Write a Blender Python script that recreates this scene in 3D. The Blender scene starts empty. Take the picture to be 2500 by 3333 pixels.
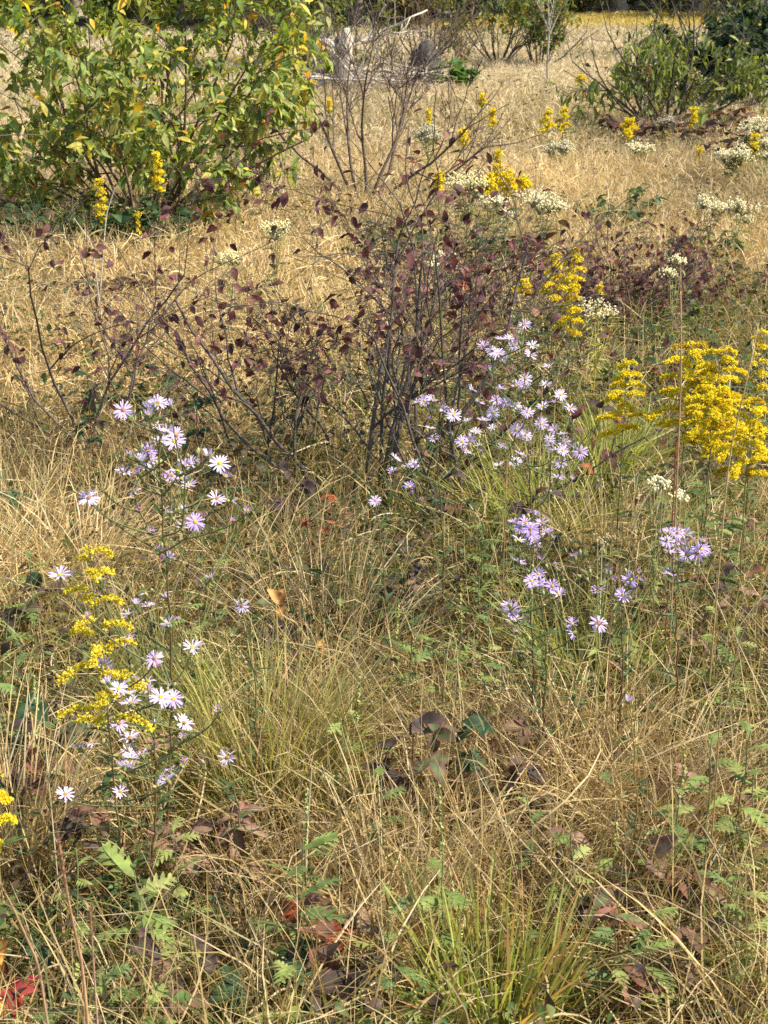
import bpy, math
import numpy as np
from mathutils import Vector, Matrix

sc = bpy.context.scene
R = math.radians
# ------------------------------------------------------------------ camera
CAM = np.array([0.0, 0.0, 1.6])
PITCH = R(18.75)
F = 5200.0                                   # focal length in pixels of the 2500x3333 photograph
cam_data = bpy.data.cameras.new('camera')
cam_data.sensor_fit = 'VERTICAL'
cam_data.sensor_height = 36.0
cam_data.lens = F / 3333.0 * 36.0
cam_data.clip_start = 0.05
cam_data.clip_end = 600.0
cam_data.dof.use_dof = True
cam_data.dof.focus_distance = 3.6
cam_data.dof.aperture_fstop = 20.0
cam = bpy.data.objects.new('camera', cam_data)
cam.location = CAM
cam.rotation_euler = (R(90) - PITCH, 0, 0)
sc.collection.objects.link(cam)
sc.camera = cam
# ------------------------------------------------------------------ sky and sun
SUN_EL = R(50)
SUN_AZ = R(98)                               # from the line of sight towards the right
sun_dir = np.array([math.sin(SUN_AZ) * math.cos(SUN_EL), math.cos(SUN_AZ) * math.cos(SUN_EL), math.sin(SUN_EL)])
world = bpy.data.worlds.new('World')
sc.world = world
world.use_nodes = True
wn = world.node_tree
bg = wn.nodes['Background']
sky_tex = wn.nodes.new('ShaderNodeTexSky')
sky_tex.sky_type = 'NISHITA'
sky_tex.sun_disc = False
sky_tex.sun_elevation = SUN_EL
sky_tex.sun_rotation = SUN_AZ
wn.links.new(sky_tex.outputs[0], bg.inputs[0])
bg.inputs[1].default_value = 0.115
sl = bpy.data.lights.new('sun', 'SUN')
sl.energy = 5.0
sl.angle = R(0.5)
sl.color = (1.0, 0.93, 0.79)
sun = bpy.data.objects.new('sun', sl)
sun.rotation_euler = Vector(-sun_dir).to_track_quat('-Z', 'Y').to_euler()
sc.collection.objects.link(sun)
sc.view_settings.view_transform = 'Standard'
sc.view_settings.look = 'None'
sc.view_settings.gamma = 1.0
sc.view_settings.exposure = 1.05
sc.cycles.max_bounces = 6
sc.cycles.diffuse_bounces = 3
sc.cycles.transmission_bounces = 4
sc.cycles.glossy_bounces = 2
sc.cycles.use_denoising = False

# ------------------------------------------------------------------ helpers
def rng(s):
    return np.random.default_rng(s)

def vnoise(x, y, seed=0.0):
    x = np.asarray(x, float); y = np.asarray(y, float)
    xi = np.floor(x); yi = np.floor(y)
    fx = x - xi; fy = y - yi
    fx = fx * fx * (3 - 2 * fx); fy = fy * fy * (3 - 2 * fy)
    def h(a, b):
        v = np.sin(a * 127.1 + b * 311.7 + seed * 17.13) * 43758.5453
        return v - np.floor(v)
    return (h(xi, yi) * (1 - fx) + h(xi + 1, yi) * fx) * (1 - fy) + (h(xi, yi + 1) * (1 - fx) + h(xi + 1, yi + 1) * fx) * fy

def ground(x, y):
    x = np.asarray(x, float); y = np.asarray(y, float)
    z = 0.05 * (vnoise(x * 0.9, y * 0.9, 3) - 0.5) + 0.10 * (vnoise(x * 0.22, y * 0.22, 5) - 0.5) * np.clip((y - 4) / 8, 0, 1)
    far = np.clip((y - 75) / 60, 0, None)
    return z + far * 1.0

def ray(px, py):
    u = (px - 1250.0) / F
    v = (1666.5 - py) / F
    c, s = math.cos(PITCH), math.sin(PITCH)
    return np.array([u, c + v * s, -s + v * c])

def at(px, py, Y):                            # the point seen at (px, py) at forward distance Y
    d = ray(px, py)
    return CAM + d * (Y / d[1])

def on(px, py, h=0.0):                        # the point seen at (px, py) at height h over the ground
    d = ray(px, py)
    z = h
    for _ in range(6):
        t = (z - CAM[2]) / d[2]
        p = CAM + d * t
        z = float(ground(p[0], p[1])) + h
    return p

def nrm(v):
    v = np.asarray(v, float)
    return v / (np.linalg.norm(v, axis=-1, keepdims=True) + 1e-9)

class MB:
    def __init__(s):
        s.V = []; s.Q = []; s.T = []; s.C = []; s.n = 0
    def add(s, V, Fc, C):
        V = np.asarray(V, float).reshape(-1, 3)
        Fc = np.asarray(Fc, int)
        C = np.asarray(C, float)
        if C.ndim == 1:
            C = np.broadcast_to(C, V.shape)
        s.V.append(V); s.C.append(C)
        if Fc.size:
            (s.Q if Fc.shape[1] == 4 else s.T).append(Fc + s.n)
        s.n += len(V)
    def mesh(s, name, m, smooth=True):
        me = bpy.data.meshes.new(name)
        V = np.concatenate(s.V).astype(np.float32)
        C = np.concatenate(s.C).astype(np.float32)
        Q = np.concatenate(s.Q).astype(np.int32) if s.Q else np.zeros((0, 4), np.int32)
        T = np.concatenate(s.T).astype(np.int32) if s.T else np.zeros((0, 3), np.int32)
        me.vertices.add(len(V))
        me.vertices.foreach_set('co', V.ravel())
        me.loops.add(Q.size + T.size)
        me.loops.foreach_set('vertex_index', np.concatenate([Q.ravel(), T.ravel()]))
        me.polygons.add(len(Q) + len(T))
        me.polygons.foreach_set('loop_start', np.concatenate([np.arange(len(Q)) * 4, Q.size + np.arange(len(T)) * 3]).astype(np.int32))
        if smooth:
            me.polygons.foreach_set('use_smooth', np.ones(len(Q) + len(T), bool))
        me.update(calc_edges=True)
        a = me.color_attributes.new('Col', 'FLOAT_COLOR', 'POINT')
        a.data.foreach_set('color', np.concatenate([np.clip(C, 0, 1), np.ones((len(C), 1), np.float32)], 1).astype(np.float32).ravel())
        me.materials.append(m)
        return me
    def obj(s, name, m, parent=None, smooth=True):
        return link(name, s.mesh(name, m, smooth), parent)

def link(name, data, parent=None, loc=None, rot=None, scale=None):
    o = bpy.data.objects.new(name, data)
    sc.collection.objects.link(o)
    if parent is not None:
        o.parent = parent
    if loc is not None:
        o.location = tuple(float(v) for v in loc)
    if rot is not None:
        o.rotation_mode = 'QUATERNION'
        o.rotation_quaternion = rot
    if scale is not None:
        o.scale = (scale,) * 3
    return o

def tag(o, label, cat, group=None, kind=None):
    o['label'] = label; o['category'] = cat
    if group: o['group'] = group
    if kind: o['kind'] = kind
    return o

def thing(name, label, cat, loc, group=None):
    return tag(link(name, None, None, loc), label, cat, group)

def copy_tree(o, loc, rotz, scale, label, group=None):
    c = o.copy(); sc.collection.objects.link(c)
    c.location = tuple(float(v) for v in loc); c.rotation_euler = (0, 0, rotz); c.scale = (scale,) * 3
    c['label'] = label
    if group: c['group'] = group
    for ch in list(o.children):
        k = ch.copy(); sc.collection.objects.link(k); k.parent = c
        for g in list(ch.children):
            q = g.copy(); sc.collection.objects.link(q); q.parent = k
    return c

# ------------------------------------------------------------------ materials
def plantmat(name, trans=0.35, spec=0.3, rough=0.5, mottle=0.35, mscale=60.0, tint=(1.0, 1.0, 0.8)):
    m = bpy.data.materials.new(name)
    m.use_nodes = True
    nt = m.node_tree
    for n in list(nt.nodes): nt.nodes.remove(n)
    N = nt.nodes.new; L = nt.links.new
    out = N('ShaderNodeOutputMaterial')
    col = N('ShaderNodeVertexColor'); col.layer_name = 'Col'
    base = col.outputs['Color']
    if mottle > 0:
        tc = N('ShaderNodeTexCoord')
        no = N('ShaderNodeTexNoise'); no.inputs['Scale'].default_value = mscale; no.inputs['Detail'].default_value = 3
        L(tc.outputs['Object'], no.inputs['Vector'])
        mr = N('ShaderNodeMapRange')
        mr.inputs['From Min'].default_value = 0.3; mr.inputs['From Max'].default_value = 0.7
        mr.inputs['To Min'].default_value = 1 - mottle; mr.inputs['To Max'].default_value = 1 + mottle
        L(no.outputs['Fac'], mr.inputs['Value'])
        mul = N('ShaderNodeVectorMath'); mul.operation = 'SCALE'
        L(base, mul.inputs[0]); L(mr.outputs['Result'], mul.inputs['Scale'])
        base = mul.outputs['Vector']
    pb = N('ShaderNodeBsdfPrincipled')
    L(base, pb.inputs['Base Color'])
    pb.inputs['Roughness'].default_value = rough
    pb.inputs['Specular IOR Level'].default_value = spec
    if trans > 0:
        tr = N('ShaderNodeBsdfTranslucent')
        tm = N('ShaderNodeVectorMath'); tm.operation = 'MULTIPLY'
        tm.inputs[1].default_value = tint
        L(base, tm.inputs[0]); L(tm.outputs['Vector'], tr.inputs['Color'])
        mx = N('ShaderNodeMixShader'); mx.inputs['Fac'].default_value = trans
        L(pb.outputs[0], mx.inputs[1]); L(tr.outputs[0], mx.inputs[2])
        L(mx.outputs[0], out.inputs['Surface'])
    else:
        L(pb.outputs[0], out.inputs['Surface'])
    return m

M_GRASS = plantmat('dry grass', 0.32, 0.25, 0.5, 0.0, tint=(1.1, 1.0, 0.7))
M_GREEN = plantmat('green grass', 0.38, 0.3, 0.45, 0.0, tint=(1.2, 1.2, 0.5))
M_LEAF = plantmat('leaf', 0.42, 0.22, 0.5, 0.3, 55, tint=(1.25, 1.25, 0.45))
M_DARKLEAF = plantmat('autumn leaf', 0.25, 0.16, 0.6, 0.55, 45, tint=(1.3, 0.9, 0.7))
M_PETAL = plantmat('petal', 0.40, 0.1, 0.6, 0.0, tint=(1.0, 0.97, 1.0))
M_FLORET = plantmat('floret', 0.3, 0.1, 0.7, 0.15, 200, tint=(1.05, 1.0, 0.6))
M_BARK = plantmat('bark', 0.0, 0.2, 0.8, 0.4, 90)
M_STEM = plantmat('stem', 0.0, 0.3, 0.55, 0.2, 60)
M_WOOD = plantmat('weathered wood', 0.0, 0.15, 0.85, 0.35, 25)

def soilmat():
    m = bpy.data.materials.new('soil and thatch'); m.use_nodes = True
    nt = m.node_tree; N = nt.nodes.new; L = nt.links.new
    pb = nt.nodes['Principled BSDF']; pb.inputs['Roughness'].default_value = 0.95
    pb.inputs['Specular IOR Level'].default_value = 0.1
    tc = N('ShaderNodeTexCoord')
    a = N('ShaderNodeTexNoise'); a.inputs['Scale'].default_value = 22; a.inputs['Detail'].default_value = 8
    b = N('ShaderNodeTexNoise'); b.inputs['Scale'].default_value = 1.3; b.inputs['Detail'].default_value = 4
    L(tc.outputs['Object'], a.inputs['Vector']); L(tc.outputs['Object'], b.inputs['Vector'])
    mx = N('ShaderNodeMath'); mx.operation = 'MULTIPLY_ADD'; mx.inputs[1].default_value = 0.6
    L(b.outputs['Fac'], mx.inputs[0]); L(a.outputs['Fac'], mx.inputs[2])
    cr = N('ShaderNodeValToRGB')
    e = cr.color_ramp.elements
    e[0].position = 0.55; e[0].color = (0.035, 0.024, 0.012, 1)
    e[1].position = 1.0; e[1].color = (0.20, 0.14, 0.07, 1)
    L(mx.outputs[0], cr.inputs['Fac']); L(cr.outputs['Color'], pb.inputs['Base Color'])
    bp = N('ShaderNodeBump'); bp.inputs['Strength'].default_value = 0.8; bp.inputs['Distance'].default_value = 0.03
    L(a.outputs['Fac'], bp.inputs['Height']); L(bp.outputs[0], pb.inputs['Normal'])
    return m

# ------------------------------------------------------------------ geometry makers
def tube(mb, P, rad, C, sides=6, cap=True):
    P = np.asarray(P, float); n = len(P)
    rad = np.broadcast_to(np.asarray(rad, float), (n,))
    T = nrm(np.gradient(P, axis=0))
    ref = np.array([0.0, 0.0, 1.0]) if abs(T[:, 2]).mean() < 0.85 else np.array([1.0, 0.0, 0.0])
    A = nrm(np.cross(T, ref)); B = np.cross(T, A)
    th = np.arange(sides) * 2 * math.pi / sides
    V = P[:, None] + rad[:, None, None] * (np.cos(th)[None, :, None] * A[:, None] + np.sin(th)[None, :, None] * B[:, None])
    i = np.arange(n - 1)[:, None] * sides; j = np.arange(sides)[None]; k = (j + 1) % sides
    Q = np.stack([i + j, i + k, i + sides + k, i + sides + j], -1).reshape(-1, 4)
    C = np.asarray(C, float)
    if C.ndim == 2: C = np.repeat(C, sides, axis=0)
    mb.add(V.reshape(-1, 3), Q, C)
    if cap and sides >= 3:
        j = np.arange(1, sides - 1)
        mb.add(V[-1], np.stack([0 * j, j, j + 1], -1), C[-sides:] if C.ndim == 2 else C)

def leaves(mb, P, D, Nn, L, W, C, prof=(0.05, .7, 1, .8, .45, .03), curl=0.3, fold=0.25, C2=None, tipC=None):
    """many leaves at once: start P, direction D, upper side Nn, length L, half-width W, colour C, colour of the margin C2"""
    P = np.atleast_2d(P); n = len(P)
    if n == 0: return
    D = nrm(np.broadcast_to(D, (n, 3))); Nn = np.broadcast_to(Nn, (n, 3))
    S = nrm(np.cross(D, Nn)); Nn = np.cross(S, D)
    L = np.broadcast_to(L, (n,)); W = np.broadcast_to(W, (n,))
    curl = np.broadcast_to(curl, (n,)); fold = np.broadcast_to(fold, (n,))
    prof = np.asarray(prof, float); k = len(prof)
    t = np.linspace(0, 1, k)
    mid = P[:, None] + D[:, None] * (L[:, None] * t)[..., None] - Nn[:, None] * (curl[:, None] * L[:, None] * t ** 2)[..., None]
    w = W[:, None] * prof
    up = Nn[:, None] * (w * fold[:, None])[..., None]
    le = mid - S[:, None] * w[..., None] + up
    ri = mid + S[:, None] * w[..., None] + up
    V = np.stack([le, mid, ri], 2)
    C = np.broadcast_to(C, (n, 3))
    E = C if C2 is None else np.broadcast_to(C2, (n, 3))
    CC = np.stack([E, C, E], 1)[:, None].repeat(k, 1)
    if C2 is not None:
        CC = CC * (1 - 0.5 * t[None, :, None, None] ** 2) + E[:, None, None] * 0.5 * t[None, :, None, None] ** 2
    b = (np.arange(n) * k * 3)[:, None, None]; s = (np.arange(k - 1) * 3)[None, :, None]; h = np.array([0, 1])[None, None]
    a = b + s + h
    Q = np.stack([a, a + 1, a + 4, a + 3], -1).reshape(-1, 4)
    mb.add(V.reshape(-1, 3), Q, CC.reshape(-1, 3))

def ribbon(mb, P0, az, tilt, bend, L, W, C0, C1, seg=5, wander=0.5, g=None, r=None, floor=0.004):
    """grass blades: curved tapering ribbons"""
    n = len(P0)
    if n == 0: return
    az = np.asarray(az).copy(); th = np.asarray(tilt).copy()
    step = L / seg
    p = P0.copy(); pts = [p.copy()]
    dz = r.normal(0, wander, n) / seg
    for s in range(seg):
        d = np.stack([np.sin(th) * np.cos(az), np.sin(th) * np.sin(az), np.cos(th)], -1)
        p = p + d * step[:, None]
        if g is not None:
            lo = g + floor
            under = p[:, 2] < lo
            p[under, 2] = lo[under]
        pts.append(p.copy())
        th = th + bend / seg
        az = az + dz
    P = np.stack(pts, 1)
    T = nrm(P[:, -1] - P[:, 0])
    S = nrm(np.cross(T, nrm(r.normal(0, 1, (n, 3)))))
    prof = np.array([0.75, 1, 1, .85, .6, .12]) if seg == 5 else np.interp(np.linspace(0, 1, seg + 1), [0, .3, .65, 1], [.75, 1, .85, .1])
    off = S[:, None] * (W[:, None] * prof)[..., None]
    V = np.stack([P - off, P + off], 2)
    t = np.linspace(0, 1, seg + 1)[None, :, None, None]
    C = (C0[:, None, None] * (1 - t) + C1[:, None, None] * t).repeat(2, 2)
    b = (np.arange(n) * (seg + 1) * 2)[:, None]; s = (np.arange(seg) * 2)[None]
    a = b + s
    Q = np.stack([a, a + 1, a + 3, a + 2], -1).reshape(-1, 4)
    mb.add(V.reshape(-1, 3), Q, C.reshape(-1, 3))
# ------------------------------------------------------------------ ground
def build_ground():
    xs = np.concatenate([np.linspace(-260, -14, 24), np.linspace(-12, 12, 97), np.linspace(14, 260, 24)])
    ys = np.concatenate([np.linspace(-60, -2, 10), np.linspace(-1, 20, 85), np.linspace(21, 80, 60), np.linspace(85, 420, 30)])
    X, Y = np.meshgrid(xs, ys)
    V = np.stack([X, Y, ground(X, Y)], -1).reshape(-1, 3)
    nx = len(xs); i = np.arange(len(ys) - 1)[:, None] * nx; j = np.arange(nx - 1)[None]
    a = i + j
    mb = MB(); mb.add(V, np.stack([a, a + 1, a + nx + 1, a + nx], -1).reshape(-1, 4), (0.2, 0.14, 0.07))
    o = mb.obj('ground', soilmat()); o['kind'] = 'structure'
build_ground()
def forest_floor():
    xs = np.linspace(-60, 60, 121); t = np.linspace(0, 1, 26)
    X = np.repeat(xs[None], 26, 0); Y = field_edge(X) + t[:, None] ** 1.5 * 60
    V = np.stack([X, Y, ground(X, Y) + .03], -1).reshape(-1, 3)
    i = np.arange(25)[:, None] * 121; a = i + np.arange(120)[None]
    mb = MB(); mb.add(V, np.stack([a, a + 1, a + 122, a + 121], -1).reshape(-1, 4), (0.05, .035, .02))
    o = mb.obj('forest_floor', plantmat('leaf litter', 0, .1, .95, .5, 6)); o['kind'] = 'structure'

# ------------------------------------------------------------------ where the meadow is green and where it is straw
GREEN_SPOTS = [(1750, 2080, .35, 1.0), (1750, 1640, .45, .9), (2350, 1560, .6, .9), (2380, 2480, .3, .9), (900, 2280, .2, .35), (1450, 1700, .35, .5),
               (250, 2050, .25, .6), (560, 2750, .3, .6), (350, 3100, .3, .6), (1500, 1900, .2, .5), (2200, 1150, .6, .7), (1900, 950, .7, .7), (1800, 330, 3.0, .45),
               (1450, 660, .8, .7), (300, 790, 1.0, .9), (2250, 1000, .6, .6), (1650, 3200, .3, .6), (2300, 3100, .3, .4), (600, 2450, .2, .6), (2300, 620, 1.2, .45), (1800, 1450, .4, .7)]
TAN_SPOTS = [(300, 1000, .9, 1.0), (560, 930, 1.0, 1.0), (900, 1000, .7, .9), (250, 1600, .3, .9), (2000, 640, 2.0, .9), (1150, 1800, .3, .8), (1100, 2150, .25, .7),
             (1900, 1750, .2, .6), (2000, 2600, .4, .9), (100, 2750, .25, .9), (1750, 2700, .3, .8), (1200, 2700, .3, .7), (300, 500, 3, .8), (2000, 1900, .25, .7), (1700, 480, 2.5, .7)]
def _spots(L):
    return [(on(a, b, 0.1), s, w) for a, b, s, w in L]
GREEN_W = _spots(GREEN_SPOTS); TAN_W = _spots(TAN_SPOTS)
def greenness(x, y):
    g = 0.34 + 0.5 * (vnoise(x * 1.3, y * 1.3, 11) - 0.5) + 0.7 * (vnoise(x * 5.5, y * 5.5, 12) - 0.5)
    for p, s, w in GREEN_W:
        g = g + w * 0.42 * np.exp(-((x - p[0]) ** 2 + ((y - p[1]) * 0.8) ** 2) / (2 * s * s))
    for p, s, w in TAN_W:
        g = g - w * 0.5 * np.exp(-((x - p[0]) ** 2 + ((y - p[1]) * 0.8) ** 2) / (2 * s * s))
    g = g * np.clip(1.25 - (y - 6) / 30, 0.55, 1) + np.clip((y - 9) / 6, 0, 1) * .45 * (vnoise(x * .35 + 3, y * .22, 13) - .42)
    return np.clip(g, 0.02, 0.95)

def lush(x, y):                               # clumps of low leafy growth that crowd out the grass
    c = 0.55 * vnoise(x * 1.7, y * 1.7, 31) + 0.45 * vnoise(x * 5.1, y * 5.1, 32)
    return np.clip((c - 0.36) * 5.0 + (greenness(x, y) - .4) * 1.3, 0, 1)

STRAW = np.array([[.54, .40, .18], [.62, .48, .25], [.48, .34, .14], [.68, .55, .33], [.36, .23, .09], [.52, .41, .17]])
OLIVE = np.array([[.17, .18, .045], [.12, .15, .04], [.23, .22, .065], [.27, .25, .08], [.09, .13, .035], [.30, .29, .09]])

def field_edge(x):                             # where the field ends and the wood begins
    return 45.5 + 15.5 / (1 + np.exp(-(x - 2.6) * 1.4)) + 1.5 * (vnoise(x * .4, x * 0, 7) - .5)

def _late():
    forest_floor()
_late()
def scatter(r, y0, y1, dens, half=0.30, extra=0.7):
    n = int(dens * ((half) * (y1 ** 2 - y0 ** 2) + 2 * extra * (y1 - y0)))
    u = r.random(n)
    # density even over the wedge
    y = np.sqrt(y0 ** 2 + u * (y1 ** 2 - y0 ** 2))
    x = (r.random(n) * 2 - 1) * (half * y + extra)
    return x, y

def meadow(name, r, zones, pick, mat, label, kind_cols, tilt_sd, Lmul=1.0, tuft=0.6):
    mb = MB()
    for (y0, y1, dens, L0, W0, seg) in zones:
        x, y = scatter(r, y0, y1, dens)
        # gather blades into bunches
        n = len(x)
        tsz = 14
        tx, ty = scatter(r, y0, y1, dens * tuft / tsz)
        tr = r.normal(0, 1, (len(tx) * tsz, 2)) * (0.020 + 0.018 * min(y0 / 6, 2.5))
        bx = np.repeat(tx, tsz) + tr[:, 0]; by = np.repeat(ty, tsz) + tr[:, 1]
        m = int(n * (1 - tuft))
        taz = np.arctan2(tr[:, 1], tr[:, 0]) + r.normal(0, .5, len(bx))
        X = np.concatenate([x[:m], bx]); Y = np.concatenate([y[:m], by])
        AZ = np.concatenate([r.random(m) * 2 * math.pi, taz])
        g = greenness(X, Y)
        keep = (r.random(len(X)) < pick(g)) & (Y < field_edge(X)) & (r.random(len(X)) < 1 - .5 * lush(X, Y) * np.clip((16 - Y) / 9, .15, 1))
        X, Y, AZ, g = X[keep], Y[keep], AZ[keep], g[keep]
        n = len(X)
        if n == 0: continue
        gz = ground(X, Y)
        bare = vnoise(X * 3.1, Y * 3.1, 21)
        L = L0 * Lmul * (0.45 + 0.9 * r.random(n)) * (0.6 + 0.8 * bare)
        tilt = np.abs(r.normal(0, tilt_sd, n))
        lie = r.random(n) < np.where(Y > 9, 0.07, 0.17)
        tilt[lie] = 0.9 + 0.6 * r.random(lie.sum())
        bend = np.abs(r.normal(0.9, 0.7, n))
        z = gz + np.where(lie, r.random(n) * 0.16, 0.0)
        W = W0 * (0.6 + 0.8 * r.random(n))
        ci = r.integers(0, len(kind_cols), n)
        C0 = kind_cols[ci] * (0.75 + 0.4 * r.random((n, 1)))
        age = (0.72 + 0.5 * vnoise(X * .8, Y * .8, 41) + .25 * (vnoise(X * 4, Y * 4, 42) - .5))[:, None]
        C0 = C0 * age
        C1 = age * kind_cols[r.integers(0, len(kind_cols), n)] * (0.85 + 0.4 * r.random((n, 1)))
        if kind_cols is OLIVE:
            dry = r.random(n) < 0.35
            C1[dry] = STRAW[r.integers(0, 6, dry.sum())]
        else:
            C0 = C0 * (1 - 0.18 * g[:, None]) + 0.18 * g[:, None] * OLIVE[ci]
            # far straw is pinker, and paler with distance as haze put into the colour
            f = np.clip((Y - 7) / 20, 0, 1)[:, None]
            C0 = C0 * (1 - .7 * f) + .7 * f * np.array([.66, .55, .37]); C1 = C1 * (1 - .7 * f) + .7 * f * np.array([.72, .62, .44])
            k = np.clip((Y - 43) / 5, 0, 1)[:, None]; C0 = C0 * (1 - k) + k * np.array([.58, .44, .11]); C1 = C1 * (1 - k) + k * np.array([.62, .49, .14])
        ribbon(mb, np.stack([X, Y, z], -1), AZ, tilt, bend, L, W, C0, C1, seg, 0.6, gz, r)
    o = mb.obj(name, mat, smooth=False)
    tag(o, label, 'grass', kind='stuff')
    return o

ZONES = [(1.45, 4.2, 5600, .26, .00128, 5), (4.2, 8, 2700, .21, .0018, 4), (8, 15, 1700, .17, .0027, 3), (15, 30, 850, .15, .0042, 3), (30, 64, 240, .17, .009, 2)]
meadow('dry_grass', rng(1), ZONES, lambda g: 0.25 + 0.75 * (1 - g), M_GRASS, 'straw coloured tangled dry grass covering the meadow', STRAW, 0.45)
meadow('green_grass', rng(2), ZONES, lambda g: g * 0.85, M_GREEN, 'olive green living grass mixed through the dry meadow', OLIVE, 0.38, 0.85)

# low leaves between the blades
def ground_cover():
    r = rng(3); mb = MB()
    cols = np.array([[.05, .09, .025], [.07, .10, .03], [.045, .065, .025], [.08, .055, .035], [.10, .12, .04], [.06, .04, .03], [.11, .075, .045], [.07, .12, .035], [.13, .16, .05], [.09, .06, .04]])
    far = np.array([[.10, .075, .045], [.07, .075, .03], [.13, .10, .06], [.08, .055, .04], [.10, .12, .04]])
    for (y0, y1, dens, sz) in [(1.6, 4.2, 4600, .020), (4.2, 8, 2000, .023), (8, 16, 420, .03), (16, 44, 34, .05)]:
        x, y = scatter(r, y0, y1, dens)
        k = r.random(len(x)) < np.clip(lush(x, y), .07, 1)
        x, y = x[k], y[k]; n = len(x)
        az = r.random(n) * 6.283; el = r.normal(0.2, .45, n)
        D = np.stack([np.cos(az) * np.cos(el), np.sin(az) * np.cos(el), np.sin(el)], -1)
        N_ = nrm(np.stack([r.normal(0, .45, n), r.normal(0, .45, n), np.ones(n)], -1))
        P = np.stack([x, y, ground(x, y) + r.random(n) ** 1.2 * .20], -1)
        L = sz * (0.5 + 1.3 * r.random(n) ** 1.5)
        pal = cols if y0 < 8 else far
        cl = (vnoise(x * 2.7, y * 2.7, 51) * len(pal) * .999 + r.normal(0, 1.4, n)).astype(int) % len(pal)
        leaves(mb, P, D, N_, L, L * (.16 + .2 * r.random(n)), pal[cl] * (0.7 + .7 * r.random((n, 1))), (.1, .75, 1, .75, .35, .05), .35, .3)
    o = mb.obj('ground_cover', M_LEAF)
    tag(o, 'low dark leaves of small weeds between the grass blades', 'ground cover', kind='stuff')
ground_cover()
# ------------------------------------------------------------------ woody plants
def grow(r, p, d, L, rad, lev, maxlev, out, twigs, wig=.12, up=.05, nb=(3, 5), ratio=.55, spread=.75, seg=6, start=.3, rratio=.6, minr=.0008, keep=None):
    pts = [np.array(p, float)]; ds = []
    d = nrm(d)
    for s in range(seg):
        d = nrm(d + r.normal(0, wig, 3) + np.array([0, 0, up]))
        pts.append(pts[-1] + d * L / seg); ds.append(d)
    pts = np.array(pts)
    if keep is not None and lev > 1 and not keep(pts[-1]): return
    rr = np.maximum(np.linspace(rad, rad * .45, seg + 1), minr)
    out.append((pts, rr, lev))
    if lev >= maxlev - 1:
        for s in range(1, seg + 1):
            twigs.append((pts[s], ds[s - 1], lev))
    if lev < maxlev:
        for c in range(r.integers(nb[0], nb[1] + 1)):
            f = start + (1 - start) * r.random() if c else 1.0
            i = min(int(f * seg), seg - 1)
            q = pts[i] + (pts[i + 1] - pts[i]) * (f * seg - i if c else 1)
            ax = nrm(np.cross(ds[i], r.normal(0, 1, 3)))
            a = spread * (0.5 + .8 * r.random())
            nd = ds[i] * math.cos(a) + ax * math.sin(a)
            grow(r, q, nd, L * ratio * (0.7 + .6 * r.random()), max(rr[i] * rratio, minr), lev + 1, maxlev, out, twigs, wig, up, nb, ratio, spread, max(3, seg - 1), start, rratio, minr, keep)

def woody(name, label, cat, base, r, stems, barkcol, leafspec, group=None, keep=None, bark=None, maxlev=2, extra=None, leafparts=None, **kw):
    """a shrub: stems = list of (direction, length, radius, offset); every main stem with its twigs is a part, the leaves are parts"""
    root = thing(name, label, cat, base, group)
    alltw = []
    for (d, L, rad, off) in stems:
        out, tw = [], []
        grow(r, np.array(off, float), np.array(d, float), L, rad, 0, maxlev, out, tw, keep=keep, **kw)
        mb = MB()
        for pts, rr, lev in out:
            c = np.array(barkcol) * (0.8 + .4 * r.random())
            tube(mb, pts, rr, c, 5 if lev == 0 else 3 if lev > 1 else 4)
        if mb.n: mb.obj('stem', bark or M_BARK, root)
        alltw += [t for t in tw if keep is None or keep(t[0])]
    if leafspec and alltw:
        per, Lm, Wf, pal, wts, droop, prof, mat, curl = leafspec
        P0 = np.array([t[0] for t in alltw]); D0 = np.array([t[1] for t in alltw])
        n = int(len(P0) * per)
        ix = r.integers(0, len(P0), n)
        P = P0[ix] + r.normal(0, .012, (n, 3))
        D = nrm(D0[ix] * .5 + r.normal(0, .6, (n, 3)) + np.array([0, 0, -droop]))
        N_ = nrm(np.stack([r.normal(0, .5, n), r.normal(0, .5, n), np.full(n, .9)], -1) + nrm(P - np.array([0, 0, .8])) * .35)
        L = Lm * (0.55 + .75 * r.random(n))
        pal = np.array(pal); ci = r.choice(len(pal), n, p=np.array(wts) / np.sum(wts))
        C = pal[ci] * (0.7 + .6 * r.random((n, 1)))
        groups = leafparts or [('foliage', None)]
        for nm, idx in groups:
            m = np.ones(n, bool) if idx is None else np.isin(ci, idx)
            if not m.any(): continue
            mb = MB(); leaves(mb, P[m], D[m], N_[m], L[m], L[m] * Wf, C[m], prof, curl * (0.3 + r.random(m.sum())), .3)
            mb.obj(nm, mat, root)
    return root

LANCE = (.04, .6, .95, 1, .75, .4, .03)
OVAL = (.08, .75, 1, .95, .6, .05)
SERR = (.05, .62, .72, .95, .88, 1.05, .85, .92, .6, .66, .3, .02)

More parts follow.
